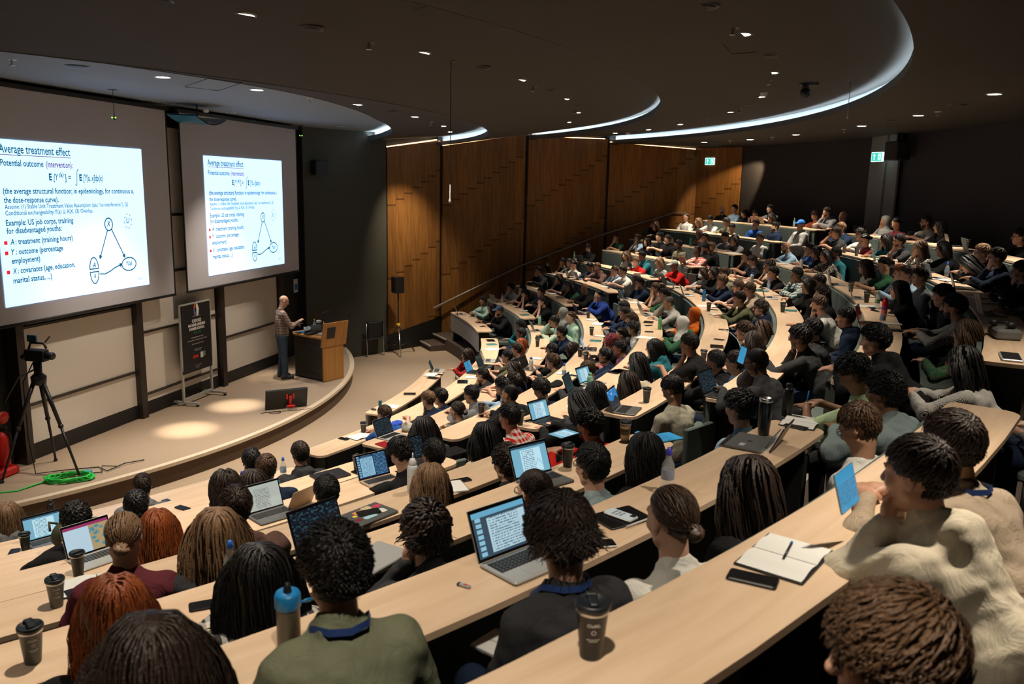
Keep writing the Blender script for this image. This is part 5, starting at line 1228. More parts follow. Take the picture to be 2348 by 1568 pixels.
for p in PLIST:
    P, k, b = p['P'], p['k'], p['b']; dist = float(np.linalg.norm(P-CAMP)); size = .24*FPX/dist; near = size > 72; mid = size > 40
    hw, st = p['hair'][0], p['hair']; pose = p['pose']; opt = p['opt']
    v = TARGET-P[:2]; c_ = np.array([CX, CY])-P[:2]; a1 = math.atan2(c_[1], c_[0]); a2 = math.atan2(v[1], v[0]); da = (a2-a1+PI) % (2*PI)-PI; ang = a1+da*(.85 if near else .65)+rng.uniform(-.12, .12)+sum(rad(float(o[1:])) for o in opt if o[0] == 'y')
    key = pose; PO = POSES[pose]
    if near: hb, ht = .0068, .0092
    else: hb, ht = (.0085 if mid else .0115), (.011 if mid else .014)
    kind = p['top_'] if 'top_' in p else p['top']
    me, J = body_mesh(key, PO, hb, mid or near)
    # wording
    if hw == 'h': hd = SCARFC[st[1]][0]+' headscarf'
    elif hw == 'k': hd = CAPC[st[1]][0]+' cap'
    elif hw == 'x': hd = 'bald head'
    elif hw == 'f': hd = 'thinning '+HAIRC[p['hc']][0]+' hair'
    else: hd = HAIRN[st]+' '+HAIRC[p['hc']][0]+' hair'
    cw = p['col'].split('-'); tn = (cw[0]+(' '+{'plaid': 'plaid', 'check': 'checked', 'stripe': 'striped', 'floral': 'patterned', 'rib': 'ribbed'}[cw[1]] if len(cw) > 1 else '')).replace('lightblue', 'pale-blue').replace('palegrey', 'pale-grey')+' '+TOPN[kind]
    lab = 'person with %s, %s, %s row %s, %s %s' % (hd, tn, ORD[k-1] if k else 'floor-table', BN[b][0], ORD[p['ix']], BN[b][1])
    while len(lab.split()) > 16: lab = lab.replace('person with ', '', 1) if lab.startswith('person with ') else lab.replace(' from near aisle', ' from aisle')
    t = thing('person', lab, 'person', tuple(P), ang-PI/2, 'seated audience')
    def H(nm, mesh, m, lb=None):
        o = obj(nm, mesh, m, t, M=Matrix([[float(J['RH'][i][j]) for j in range(3)]+[0] for i in range(3)]+[[0, 0, 0, 1]]), perobj=True)
        if lb: o['label'] = lb
        return o
    obj('body', me, skinmat(p['sk']), t, perobj=True)
    seed = 1+NPERS % 2 if near else 1
    obj({'t': 'tee_shirt', 's': 'shirt', 'l': 'sweater', 'h': 'hooded_top', 'c': 'jacket'}[kind], top_mesh(key, PO, kind, ht, seed if near else 1, (.0035 if kind != 'h' else .005) if near else .004), wrinkle(topmat(p['col'])), t, perobj=True)['label'] = tn
    if dist < 16: obj('trousers', legs_mesh(key, PO), (topmat('black')[0], TC['navy' if NPERS % 2 else 'charcoal']), t, perobj=True)
    HM = hairmat(p['hc']) if p['hc'] in HAIRC else None
    if hw == 'h': H('headscarf', hijab_mesh(), mat('scarf_'+st[1], SCARFC[st[1]][1], .9, pat='spots' if st[1] == 'f' else None, c2=(.5, .05, .05), pscale=45), hd)
    elif hw == 'k': H('cap', cap_mesh(), mat('capm_'+st[1], CAPC[st[1]][1], .8), hd); H('hair', hair_mesh('z', 200, 3), HM)
    elif hw == 'f': H('hair', hair_mesh('z', 260, 5), HM)
    elif hw != 'x':
        n = 3600 if size > 200 and st == 'o' else 2100 if size > 130 else 900 if near else 480 if mid else 220
        wd = {3600: .0025, 2100: .0032, 900: .0048, 480: .0060, 220: .0082}[n]
        if st in 'sc' and not near: H('hair', hair_mesh(st, n, NPERS % 2, wd), HM)
        else: H('hair', hair_mesh(st, n, NPERS % 2 if near else 0, wd), HM)
    if size > 24:
        H('eyebrows', face_mesh(), HM or hairmat('K')); H('eyes', eyes_mesh(), mat('eye_dark', (.03, .02, .015), .2))
    if 'b' in opt: H('beard', beard_mesh(), HM)
    if 'g' in opt: H('glasses', glasses_mesh(), BP)
    if 'm' in opt: H('face_mask', mask_mesh(), mat('mask_white', (.6, .62, .65), .8), 'white face mask')
    if 'mr' in opt: H('face_mask', mask_mesh(), mat('mask_red', (.55, .03, .03), .8), 'red face mask')
    if 'H' in opt: H('headphones', phones_mesh(), BP)
    if 'N' in opt: obj('headphones', phones_mesh(), mat('slate_plastic', (.12, .16, .2), .35), t, M=Matrix.Translation((0, -.02, -.15)) @ Matrix.Rotation(-1.9, 4, 'X') @ Matrix.Scale(.85, 4))
    if 'n' in opt:
        ly = obj('lanyard', lanyard_mesh(PO, key), mat('lanyard_blue', (.012, .04, .16), .6), t)
    if 'w' in opt:
        sh, el, w_, fd, pn, cu = J[-1]; g = MB(); q = w_-J['H']-fd*.03; u = Vector(fd); a_ = u.orthogonal().normalized(); b_ = u.cross(a_); g.tube([Vector(q)+(a_*math.cos(x)+b_*math.sin(x))*.031 for x in np.linspace(0, 2*PI, 17)], .006, 6); obj('wristband', g, MATS['yellow_collar'], t)
    if pose == 'C' or (pose in 'RH' and NPERS % 3 == 0):
        sh, el, w_, fd, pn, cu = J[-1 if pose == 'C' else 1]; u = (w_-el)/np.linalg.norm(w_-el); q = w_-J['H']-u*.02; g = MB(); zz = Vector(u); a_ = zz.orthogonal().normalized(); b_ = zz.cross(a_)
        g.tube([Vector(q)+(a_*math.cos(x)+b_*math.sin(x))*.03 for x in np.linspace(0, 2*PI, 17)], .007, 6); g.tube([Vector(q)-b_*.028, Vector(q)-b_*.037], .017, 12); obj('wristwatch', g, BP, t)
    if p['k'] and (-37.6 < p['th'] < -32.6 or 5.6 < p['th'] < 9.7):      # loose chairs stand where the fixed benches stop
        hz = P[2]-J['H'][2]; fl = fk(k); hp = Matrix.Rotation(ang-PI/2, 3, 'Z') @ Vector(-J['H']); NCH = globals().get('NCH', 0)+1; globals()['NCH'] = NCH
        ch = thing('loose_chair', 'black loose chair under the person in %s, at the %s row end' % (tn, ORD[k-1]), 'chair', (P[0]+hp.x, P[1]+hp.y, fl), ang-PI/2, 'loose chairs at the row ends'); sz = max(.3, hz-fl-.1)
        obj('seat', MB().rbox((0, .06, sz), (.46, .46, .06), .05), UPH, ch); obj('backrest', MB().rbox((0, -.22, sz+.28), (.46, .05, .42), .02), UPH, ch)
        for sx_ in (-.2, .2):
            for sy_ in (-.14, .24): obj('leg', MB().tube([(sx_, sy_, 0), (sx_, sy_, sz)], .013), BP, ch)
    p['obj'] = t; p['J'] = J; p['ang'] = ang; NPERS += 1
# ------------------------------------------------------------------ the standing speaker
def presenter():
    h = .008; t = thing('person', 'bald person in checked shirt and jeans, standing by the lectern on the stage', 'person', (-4.86, 16.9, .3), rad(-50-8))
    # local: y forward, feet at z 0
    hipz = .9; J = dict(H=np.array([0, .07, 1.64]), RH=rotx(-.35), N=np.array([0, .0, 1.475]), S=np.array([0, -.01, 1.42]))
    F = SDF((-.36, -.24, .80), (.36, .62, 1.80), h)
    F.ell((0, 0, 1.22), (.15, .10, .22), None, .05); F.ell((0, 0, 1.0), (.14, .11, .14), None, .05); F.cone((-.15, 0, 1.39), (.15, 0, 1.39), .055, .055, .04); F.cone(J['N']-np.array([0, 0, .03]), J['H']+J['RH'] @ np.array([0, -.02, -.05]), .057, .052, .03)
    head_sdf(F, J['H'], J['RH'], True)
    arms = {}
    for sd in (1, -1):
        sh = np.array([.185*sd, 0, 1.385]); w_ = np.array([.07*sd, .36 if sd > 0 else .30, 1.2 if sd > 0 else 1.13]); el, w_ = ik(sh, w_, .30, .26, (sd*.6, -.4, -1)); fd = np.array([-.35*sd, .75, .45 if sd > 0 else .0]); fd /= np.linalg.norm(fd); arms[sd] = (sh, el, w_, fd)
        F.cone(sh, el, .045, .038, .03); F.cone(el, w_, .038, .025, .02); hand_sdf(F, w_, fd, np.array([0, -.4, -1.]), .7 if sd > 0 else 1., sd)
    obj('body', F.mesh('body'), skinmat('1'), t)
    F = SDF((-.36, -.24, .82), (.36, .45, 1.52), .009)
    F.ell((0, 0, 1.2), (.185, .135, .24), None, .06); F.ell((0, 0.01, .98), (.175, .14, .15), None, .06); F.cone((-.15, 0, 1.38), (.15, 0, 1.38), .066, .066, .05); F.cone((0, 0, 1.4), (0, .0, 1.465), .09, .07, .03); F.ell((0, .04, 1.51), (.055, .05, .03), None, .01, '-')
    for sd in (1, -1): sh, el, w_, fd = arms[sd]; F.cone(sh, el, .064, .054, .04); F.cone(el, w_-(w_-el)*.12, .052, .04, .03)
    F.ell((0, 0, .80), (.3, .3, .06), None, .005, '-'); F.noise(.003, 30, 2); m = mat('cloth_speaker', (.10, .08, .07), .9, pat='plaid', c2=(.42, .3, .24), pscale=5.5, bump=.1); obj('shirt', F.mesh('shirt'), m, t)['label'] = 'dark and rust checked shirt'
    F = SDF((-.28, -.22, .03), (.28, .24, 1.0), .01); F.ell((0, 0, .92), (.165, .13, .1), None, .04)
    for sd in (1, -1): hp, kn, an = (.09*sd, 0, .88), (.115*sd, .03 if sd < 0 else .0, .48), (.12*sd, .02*sd, .08); F.cone(hp, kn, .095, .07, .04); F.cone(kn, an, .068, .062, .03)
    F.noise(.003, 26, 5); obj('jeans', F.mesh('jeans'), mat('cloth_jeans', (.045, .075, .115), .9, var=.3, vscale=6), t)
    for sd in (1, -1):
        F = SDF((.02, -.16, -.02), (.22, .28, .13), .008) if sd > 0 else SDF((-.22, -.16, -.02), (-.02, .28, .13), .008); F.cone((.12*sd, -.04, .045), (.135*sd, .16, .035), .045, .04, .03); F.cone((.12*sd, -.02, .06), (.12*sd, .0, .09), .045, .045, .02); F.ell((.12*sd, .05, -.05), (.3, .3, .05), None, .004, '-'); obj('shoe', F.mesh('shoe'), mat('shoe_grey', (.07, .07, .07), .6), t)
    Mh = Matrix([[float(J['RH'][i][j]) for j in range(3)]+[float(J['H'][i])] for i in range(3)]+[[0, 0, 0, 1]])
    obj('eyebrows', face_mesh(), hairmat('B'), t, M=Mh, perobj=True); obj('eyes', eyes_mesh(), mat('eye_dark', (.03, .02, .015), .2), t, M=Mh, perobj=True)
    g = MB(); sh, el, w_, fd = arms[-1]; p = w_+fd*.09; g.tube([p+np.array([-.05, -.02, -.01]), p+np.array([.11, .05, .03])], .006, 6); o = obj('pointer_pen', g, mat('white_plastic'), None); o.matrix_basis = Matrix.Translation((-4.86, 16.9, .3)) @ Matrix.Rotation(rad(-58), 4, 'Z'); tag(o, 'short white stick held in the hand of the standing speaker', 'pointer')
presenter()
# ------------------------------------------------------------------ things on the desks
def on_desk(px, py, kf=None):
    best = None
    for k in ([kf] if kf is not None else range(0, 10)):
        z, r0 = (.775, 11.49) if k == 0 else (zk(k), rk(k)); P = onz(px, py, z); r, th = rth(P)
        if k == 0 and not -20.5 < th < -2.5: continue
        d = max(0, r0+.04-r, r-(r0+DW-.04)); d += 0 if (th < -37.2 or -32.8 < th < 5.75 or 9.6 < th) else .3
        dist = np.linalg.norm(P-CAMP)
        c = d
        if best is None or c < best[0]: best = (c, k, P, r, th, r0, z)
    c, k, P, r, th, r0, z = best; rc = min(max(r, r0+.05), r0+DW-.05); P = polar(rc, th, z+.001); b = 'N' if th < -35 else 'M' if th < 7.7 else 'F'
    return k, b, P, th, c
SCRD = {}
def screenmat(kind):
    if kind in SCRD: return SCRD[kind]
    m = bpy.data.materials.new('laptop_screen_'+kind); m.use_nodes = True; N, L = nt(m); b = N['Principled BSDF']; b.inputs['Base Color'].default_value = (.01, .01, .012, 1); b.inputs['Roughness'].default_value = .15
    if kind != 'off':
        uv = N.new('ShaderNodeTexCoord'); sp = N.new('ShaderNodeSeparateXYZ'); L.new(uv.outputs['UV'], sp.inputs[0])
        def M(op, a, bb=None):
            n = N.new('ShaderNodeMath'); n.operation = op
            for i, v in enumerate((a, bb)):
                if v is None: continue
                if hasattr(v, 'links'): L.new(v, n.inputs[i])
                else: n.inputs[i].default_value = v
            return n.outputs[0]
        X, Y = sp.outputs[0], sp.outputs[1]
        def rng_(v, a, c): return M('MULTIPLY', M('GREATER_THAN', v, a), M('LESS_THAN', v, c))
        def mix(f, a, c):
            n = N.new('ShaderNodeMix'); n.data_type = 'RGBA'; L.new(f, n.inputs[0])
            for i, v in ((6, a), (7, c)):
                if hasattr(v, 'links'): L.new(v, n.inputs[i])
                else: n.inputs[i].default_value = (*v, 1)
            return n.outputs[2]
        no = N.new('ShaderNodeTexNoise'); no.inputs['Scale'].default_value = 30; mp = N.new('ShaderNodeMapping'); mp.inputs['Scale'].default_value = (1.6, .25, 1); L.new(uv.outputs['UV'], mp.inputs[0]); L.new(mp.outputs[0], no.inputs['Vector'])
        lines = M('MULTIPLY', M('GREATER_THAN', M('FRACT', M('MULTIPLY', Y, 17.)), .55), M('GREATER_THAN', no.outputs['Fac'], .47))
        if kind in ('doc', 'eink'):
            page = M('MULTIPLY', rng_(X, .24, .82), rng_(Y, .05, .86)); ink = M('MULTIPLY', page, M('MULTIPLY', lines, rng_(X, .28, .62 if kind == 'doc' else .7)))
            side, pg, dk = ((.18, .42, .55), (.5, .75, .85), (.12, .2, .28)) if kind == 'doc' else ((.42, .45, .4), (.42, .45, .4), (.15, .16, .15)); c = mix(page, side, pg); c = mix(ink, c, dk)
            if kind == 'doc':
                dx, dy = M('SUBTRACT', X, .71), M('SUBTRACT', Y, .32); tri = M('MULTIPLY', M('LESS_THAN', M('ABSOLUTE', M('SUBTRACT', M('ADD', M('MULTIPLY', M('ABSOLUTE', dx), 2.2), M('MULTIPLY', dy, 1.)), .15)), .012), rng_(dy, -.08, .16)); c = mix(tri, c, dk)
                bar = M('GREATER_THAN', Y, .93); c = mix(bar, c, (.03, .06, .09))
        elif kind == 'pdf':
            page = M('MULTIPLY', rng_(X, .26, .98), rng_(Y, .06, .82)); th_ = M('MULTIPLY', rng_(X, .05, .15), M('GREATER_THAN', M('FRACT', M('MULTIPLY', Y, 8)), .3)); c = mix(page, (.04, .07, .1), (.42, .6, .68)); c = mix(M('MULTIPLY', page, M('MULTIPLY', lines, rng_(X, .3, .85))), c, (.1, .16, .22)); c = mix(th_, c, (.25, .5, .65)); c = mix(M('GREATER_THAN', Y, .88), c, (.13, .38, .55))
        elif kind == 'code':
            c = mix(M('MULTIPLY', rng_(X, .12, .55), rng_(Y, .05, .9)), (.01, .035, .09), (.25, .48, .62)); c = mix(M('MULTIPLY', lines, rng_(X, .58, .97)), c, (.12, .3, .5)); c = mix(M('MULTIPLY', lines, rng_(X, .16, .5)), c, (.1, .22, .34)); c = mix(M('MULTIPLY', rng_(X, .02, .1), M('GREATER_THAN', M('FRACT', M('MULTIPLY', Y, 9)), .35)), c, (.2, .4, .55))
        elif kind == 'peak':
            n2 = N.new('ShaderNodeTexNoise'); n2.inputs['Scale'].default_value = 3; L.new(uv.outputs['UV'], n2.inputs['Vector']); hgt = M('ADD', M('MULTIPLY', n2.outputs['Fac'], .7), .15); c = mix(M('LESS_THAN', Y, hgt), (.03, .2, .5), (.02, .03, .04)); c = mix(M('MULTIPLY', M('GREATER_THAN', n2.outputs['Fac'], .58), M('GREATER_THAN', Y, .6)), c, (.4, .55, .65))
        elif kind == 'blue': c = mix(M('MULTIPLY', lines, rng_(X, .15, .7)), (.04, .28, .5), (.02, .1, .2))
        elif kind == 'web':
            n2 = N.new('ShaderNodeTexVoronoi'); n2.inputs['Scale'].default_value = 7; L.new(uv.outputs['UV'], n2.inputs['Vector']); c = mix(M('GREATER_THAN', X, .55), (.45, .6, .7), mix(M('GREATER_THAN', n2.outputs['Distance'], .4), (.08, .25, .3), (.4, .3, .15))); c = mix(M('GREATER_THAN', Y, .9), c, (.3, .03, .12))
        elif kind == 'dark':
            n2 = N.new('ShaderNodeTexNoise'); n2.inputs['Scale'].default_value = 14; L.new(uv.outputs['UV'], n2.inputs['Vector']); c = mix(M('GREATER_THAN', n2.outputs['Fac'], .56), (.004, .006, .01), (.02, .06, .08))
        L.new(c, b.inputs['Emission Color']); b.inputs['Emission Strength'].default_value = 1.
    SCRD[kind] = m; return m
def screenquad(w_, h_, y): m = MB(); m.add([(-w_/2, y, 0), (w_/2, y, 0), (w_/2, y, h_), (-w_/2, y, h_)], [(0, 1, 2, 3)], uv=[(1, 0), (0, 0), (0, 1), (1, 1)]); return m
METC = dict(silver=(.42, .43, .43), grey=(.12, .125, .125), dark=(.02, .02, .022), gold=(.45, .33, .22), teal=(.03, .2, .2), purple=(.12, .05, .12), pink=(.5, .22, .16), red=(.35, .02, .02), white=(.6, .6, .58), black=(.012, .012, .013))
def met(c): return mat('coated_metal', None, .35, .2), METC[c]
LAPM = {}
def laptop(P, rz, col, scr, label, tilt=20, sc=1.):
    t = thing('laptop', label, 'laptop', tuple(P), rz, 'laptops on the desks'); t.scale = (sc, sc, sc)
    # the user sits at +y; the screen stands at -y and faces +y
    def S(nm, f):
        if nm not in LAPM: LAPM[nm] = f().mesh(nm)
        return LAPM[nm]
    obj('keyboard_deck', S('deck', lambda: MB().rbox((0, 0, .008), (.305, .215, .014), .012)), met(col), t, perobj=True)
    def keys():
        g = MB()
        for r in range(5):
            for c in range(13): g.box((-.126+c*.021, -.07+r*.0185, .0165), (.0165, .0145, .003))
        return g
    k = obj('keyboard', S('keys', keys), BP, t, perobj=True); obj('touchpad', S('pad', lambda: MB().rbox((0, .062, .0155), (.11, .07, .001), .004)), mat('metal_pad', (.09, .09, .09), .3) if col in ('dark', 'grey', 'black') else met('silver'), t, perobj=True)
    M = Matrix.Translation((0, -.106, .014)) @ Matrix.Rotation(rad(tilt), 4, 'X')
    obj('lid', S('lid', lambda: MB().rbox((0, -.004, .105), (.305, .007, .21), .003)), met(col), t, M=M, perobj=True)
    obj('bezel', S('bez', lambda: screenquad(.303, .207, .0002)), mat('bezel_black', (.006, .006, .007), .25), t, M=M @ Matrix.Translation((0, .0002, .001)), perobj=True)
    obj('screen', S('scr', lambda: screenquad(.285, .182, .0012)), screenmat(scr), t, M=M @ Matrix.Translation((0, .0002, .012)), perobj=True)
    return t
CUPM = {}
def shared(nm, f):
    if nm not in CUPM: CUPM[nm] = f().mesh(nm)
    return CUPM[nm]
def cup(P, col, label, sc=1.):
    t = thing('travel_cup', label, 'cup', tuple(P), rng.uniform(0, 6), 'travel cups on the desks'); t.scale = (sc, sc, sc)
    obj('cup_body', shared('cupb', lambda: MB().lathe([(0, 0), (.028, 0), (.029, .004), (.0405, .128), (.042, .13), (.042, .134), (.0, .134)], 28)), mat('cup_'+col, {'black': (.018, .018, .019), 'grey': (.07, .075, .075), 'green': (.02, .035, .03)}[col], .4, .2), t, perobj=True)
    obj('steel_band', shared('cups', lambda: MB().lathe([(.0415, .126), (.0428, .128), (.0428, .135), (.0415, .137)], 28)), STEEL, t, perobj=True)
    def lid():
        g = MB().lathe([(.0445, .136), (.046, .138), (.046, .148), (.043, .153), (.040, .153), (.038, .147), (0, .147)], 28); g.rbox((0, .0, .153), (.022, .062, .012), .006); g.rbox((0, .03, .156), (.03, .02, .01), .005); return g
    obj('lid', shared('cupl', lid), mat('cup_lid', (.012, .016, .02), .45), t, perobj=True)
    return t
def cup_marking(t, P):
    # the small white print on the nearest cups: a word, a round mark and two fine lines
    v = CAMP[:2]-np.array(P[:2]); a = math.atan2(v[1], v[0]); t.rotation_euler = (0, 0, a+PI/2+.15); g = MB()
    def wrap(s, z, size): 
        q = MB(); text_into(q, s, 0, 0, size, 0, 0, .0003, 'CENTER')
        vs = []
        for v in q.v: zz = z+v[1]; r = .0291+(.0405-.0291)*(zz-.004)/.124+.0004; an = v[0]/r; vs.append((r*math.sin(an), -r*math.cos(an), zz))
        g.add(vs, q.f)
    wrap('OxML', .098, .014); wrap('oxford machine learning', .062, .0036); wrap('summer school', .057, .0036)
    z0 = .083; vs = []
    for i in range(25):
        for rr in (.0065, .0045): x, z = rr*math.cos(2*PI*i/24), z0+rr*math.sin(2*PI*i/24); r = .0291+.0114*(z-.004)/.124+.0004; vs.append((r*math.sin(x/r), -r*math.cos(x/r), z))
    g.add(vs, [(2*i, 2*i+1, 2*i+3, 2*i+2) for i in range(24)]); obj('printed_mark', g, mat('print_white', (.6, .6, .58), .6), t)
def phone(P, rz, col, label, lit=None, sc=1.): 
    t = thing('phone', label, 'phone', tuple(P), rz, 'phones on the desks'); t.scale = (sc, sc, sc)
    obj('phone_body', shared('phb', lambda: MB().rbox((0, 0, .0045), (.074, .152, .009), .011)), met(col), t, perobj=True); obj('phone_screen', shared('phs', lambda: MB().rbox((0, 0, .0094), (.068, .146, .0008), .009)), lit or mat('bezel_black'), t, perobj=True); return t
def tablet(P, rz, col, label, lit=None, stand=0, sc=1.):
    t = thing('tablet', label, 'tablet', tuple(P), rz, 'tablets on the desks'); t.scale = (sc, sc, sc); M = Matrix.Rotation(rad(stand), 4, 'X') if stand else Matrix.Identity(4)
    if stand: M = Matrix.Translation((0, -.04, 0)) @ Matrix.Rotation(rad(stand-90), 4, 'X') @ Matrix.Rotation(PI/2, 4, 'X') @ Matrix.Translation((0, .09, -.002))
    obj('tablet_body', shared('tbb', lambda: MB().rbox((0, 0, .004), (.25, .18, .008), .012)), met(col), t, M=M, perobj=True)
    g = MB(); g.add([(-.118, -.083, .0086), (.118, -.083, .0086), (.118, .083, .0086), (-.118, .083, .0086)], [(0, 1, 2, 3)], uv=[(1, 1), (0, 1), (0, 0), (1, 0)]); obj('tablet_screen', g, lit or mat('bezel_black'), t, M=M)
    if stand: obj('folding_stand', MB().box((0, -.055, .05), (.16, .004, .11), Matrix.Rotation(rad(-28), 3, 'X')), met('dark'), t)
    return t
def notebook(P, rz, label, kind='plain', sc=1.):
    t = thing('notebook', label, 'notebook', tuple(P), rz, 'notebooks and papers on the desks'); t.scale = (sc, sc, sc); PW_ = mat('paper_white', (.74, .74, .71), .7)
    if kind == 'open':
        obj('cover', MB().rbox((0, 0, .003), (.31, .225, .006), .008), met('dark'), t)
        for s_ in (-1, 1):
            g = MB(); n = 8; vs = []
            for i in range(n+1): x = s_*(.002+.148*i/n); z = .008+.008*math.sin(PI*min(1, (i/n)*1.3)); vs += [(x, -.105, z), (x, .105, z)]
            g.add(vs, [(2*i, 2*i+1, 2*i+3, 2*i+2) for i in range(n)], True); obj('page_block', g, PW_, t)
    elif kind == 'spiral':
        obj('pages', MB().rbox((0, 0, .006), (.148, .21, .012), .004), PW_, t); g = MB()
        for i in range(22): x = 0; g.tube([(-.076+.005*math.cos(a), -.098+i*.0093, .006+.009*math.sin(a)) for a in np.linspace(0, 2*PI, 7)], .0009, 4)
        obj('spiral_binding', g, STEEL, t)
    elif kind == 'paper': obj('sheet', MB().box((0, 0, .001), (.21, .297, .002)), PW_, t); obj('second_sheet', MB().box((.02, .012, .003), (.21, .297, .001), Matrix.Rotation(.12, 3, 'Z')), PW_, t)
    elif kind in METC: obj('cover', MB().rbox((0, 0, .006), (.15, .21, .012), .006), met(kind), t)
    else: obj('pages', MB().rbox((0, 0, .005), (.15, .21, .01), .003), PW_, t); obj('cover', MB().rbox((0, 0, .001), (.154, .214, .002), .003), met('dark'), t)
    return t
def bottle(P, kind, label, sc=1.):
    t = thing('bottle', label, 'bottle', tuple(P), rng.uniform(0, 6), 'bottles on the desks'); t.scale = (sc, sc, sc)
    if kind in ('clear', 'clearp', 'clearg'):
        obj('bottle_body', shared('btc', lambda: MB().lathe([(0, .003), (.028, 0), (.032, .008), (.032, .05), (.030, .06), (.032, .07), (.032, .13), (.03, .15), (.014, .185), (.0125, .2), (.0125, .205)], 22)), glassmat(), t, perobj=True)
        obj('label_band', shared('btl', lambda: MB().lathe([(.0325, .075), (.0328, .076), (.0328, .125), (.0325, .126)], 22)), mat('label_'+kind, {'clear': (.25, .4, .6), 'clearp': (.3, .36, .5), 'clearg': (.15, .35, .2)}[kind], .5), t, perobj=True)
        obj('bottle_cap', shared('btp', lambda: MB().lathe([(.0145, .198), (.0155, .2), (.0155, .214), (.012, .222), (.009, .236), (0, .237)], 16)), mat('cap_'+kind, {'clear': (.02, .14, .6), 'clearp': (.08, .07, .6), 'clearg': (.1, .4, .2)}[kind], .35), t, perobj=True)
    elif kind == 'sport':
        obj('bottle_body', MB().lathe([(0, 0), (.036, 0), (.038, .01), (.037, .15), (.039, .165), (.0, .165)], 26), mat('smoky_plastic', (.10, .09, .065), .3), t)
        obj('screw_lid', MB().lathe([(.0395, .155), (.0415, .158), (.0415, .195), (.036, .207), (0, .207)], 26), mat('bright_blue', (.01, .22, .55), .4), t); obj('spout', MB().lathe([(.014, .205), (.012, .222), (.008, .236), (0, .24)], 14), BP, t)
        g = MB(); g.tube([(-.038, -.0, .165), (-.06, -.01, .17), (-.08, -.03, .16), (-.07, -.04, .15), (-.04, -.015, .16)], .004, 6); obj('carry_strap', g, MATS['bright_blue'], t)
    elif kind == 'flask':
        obj('flask_body', MB().lathe([(0, 0), (.036, 0), (.038, .006), (.038, .17), (.033, .192), (.025, .2), (0, .2)], 26), mat('flask_white', (.66, .66, .62), .4), t); obj('flask_lid', MB().lathe([(.026, .198), (.027, .2), (.027, .225), (.02, .232), (.018, .243), (0, .244)], 20), MATS['flask_white'], t)
        g = MB(); g.tube([(-.01+.018*math.cos(a)-.03, 0, .252+.018*math.sin(a)) for a in np.linspace(0, 2*PI, 17)], .0045, 6); g.tube([(-.02, 0, .236), (.0, 0, .243)], .004, 6); obj('loop_handle', g, MATS['flask_white'], t)
    elif kind == 'thermos':
        obj('flask_body', MB().lathe([(0, 0), (.032, 0), (.034, .01), (.040, .12), (.041, .2), (.038, .215), (0, .215)], 26), mat('thermos_black', (.015, .016, .018), .25, .3), t); obj('steel_rim', MB().lathe([(.038, .213), (.042, .216), (.042, .235), (.034, .238), (.03, .23), (0, .23)], 26), STEEL, t)
    else:
        c = {'mint': (.25, .55, .42), 'red': (.55, .01, .015), 'navy': (.015, .03, .08), 'black': (.015, .015, .016), 'white': (.6, .62, .64), 'green': (.15, .45, .2), 'teal': (.02, .12, .14), 'orange': (.02, .2, .5)}[kind]
        obj('flask_body', shared('fl', lambda: MB().lathe([(0, 0), (.033, 0), (.035, .005), (.035, .165), (.03, .185), (.02, .197), (0, .198)], 22)), mat('flask_'+kind, c, .35), t, perobj=True); obj('flask_lid', shared('fld', lambda: MB().lathe([(.021, .194), (.022, .196), (.022, .222), (.018, .228), (0, .228)], 16)), mat('cap_blue', (.02, .1, .5), .4) if kind == 'white' else mat('flask_'+kind+'_lid', tuple(x*.7 for x in c), .4), t, perobj=True)
    return t
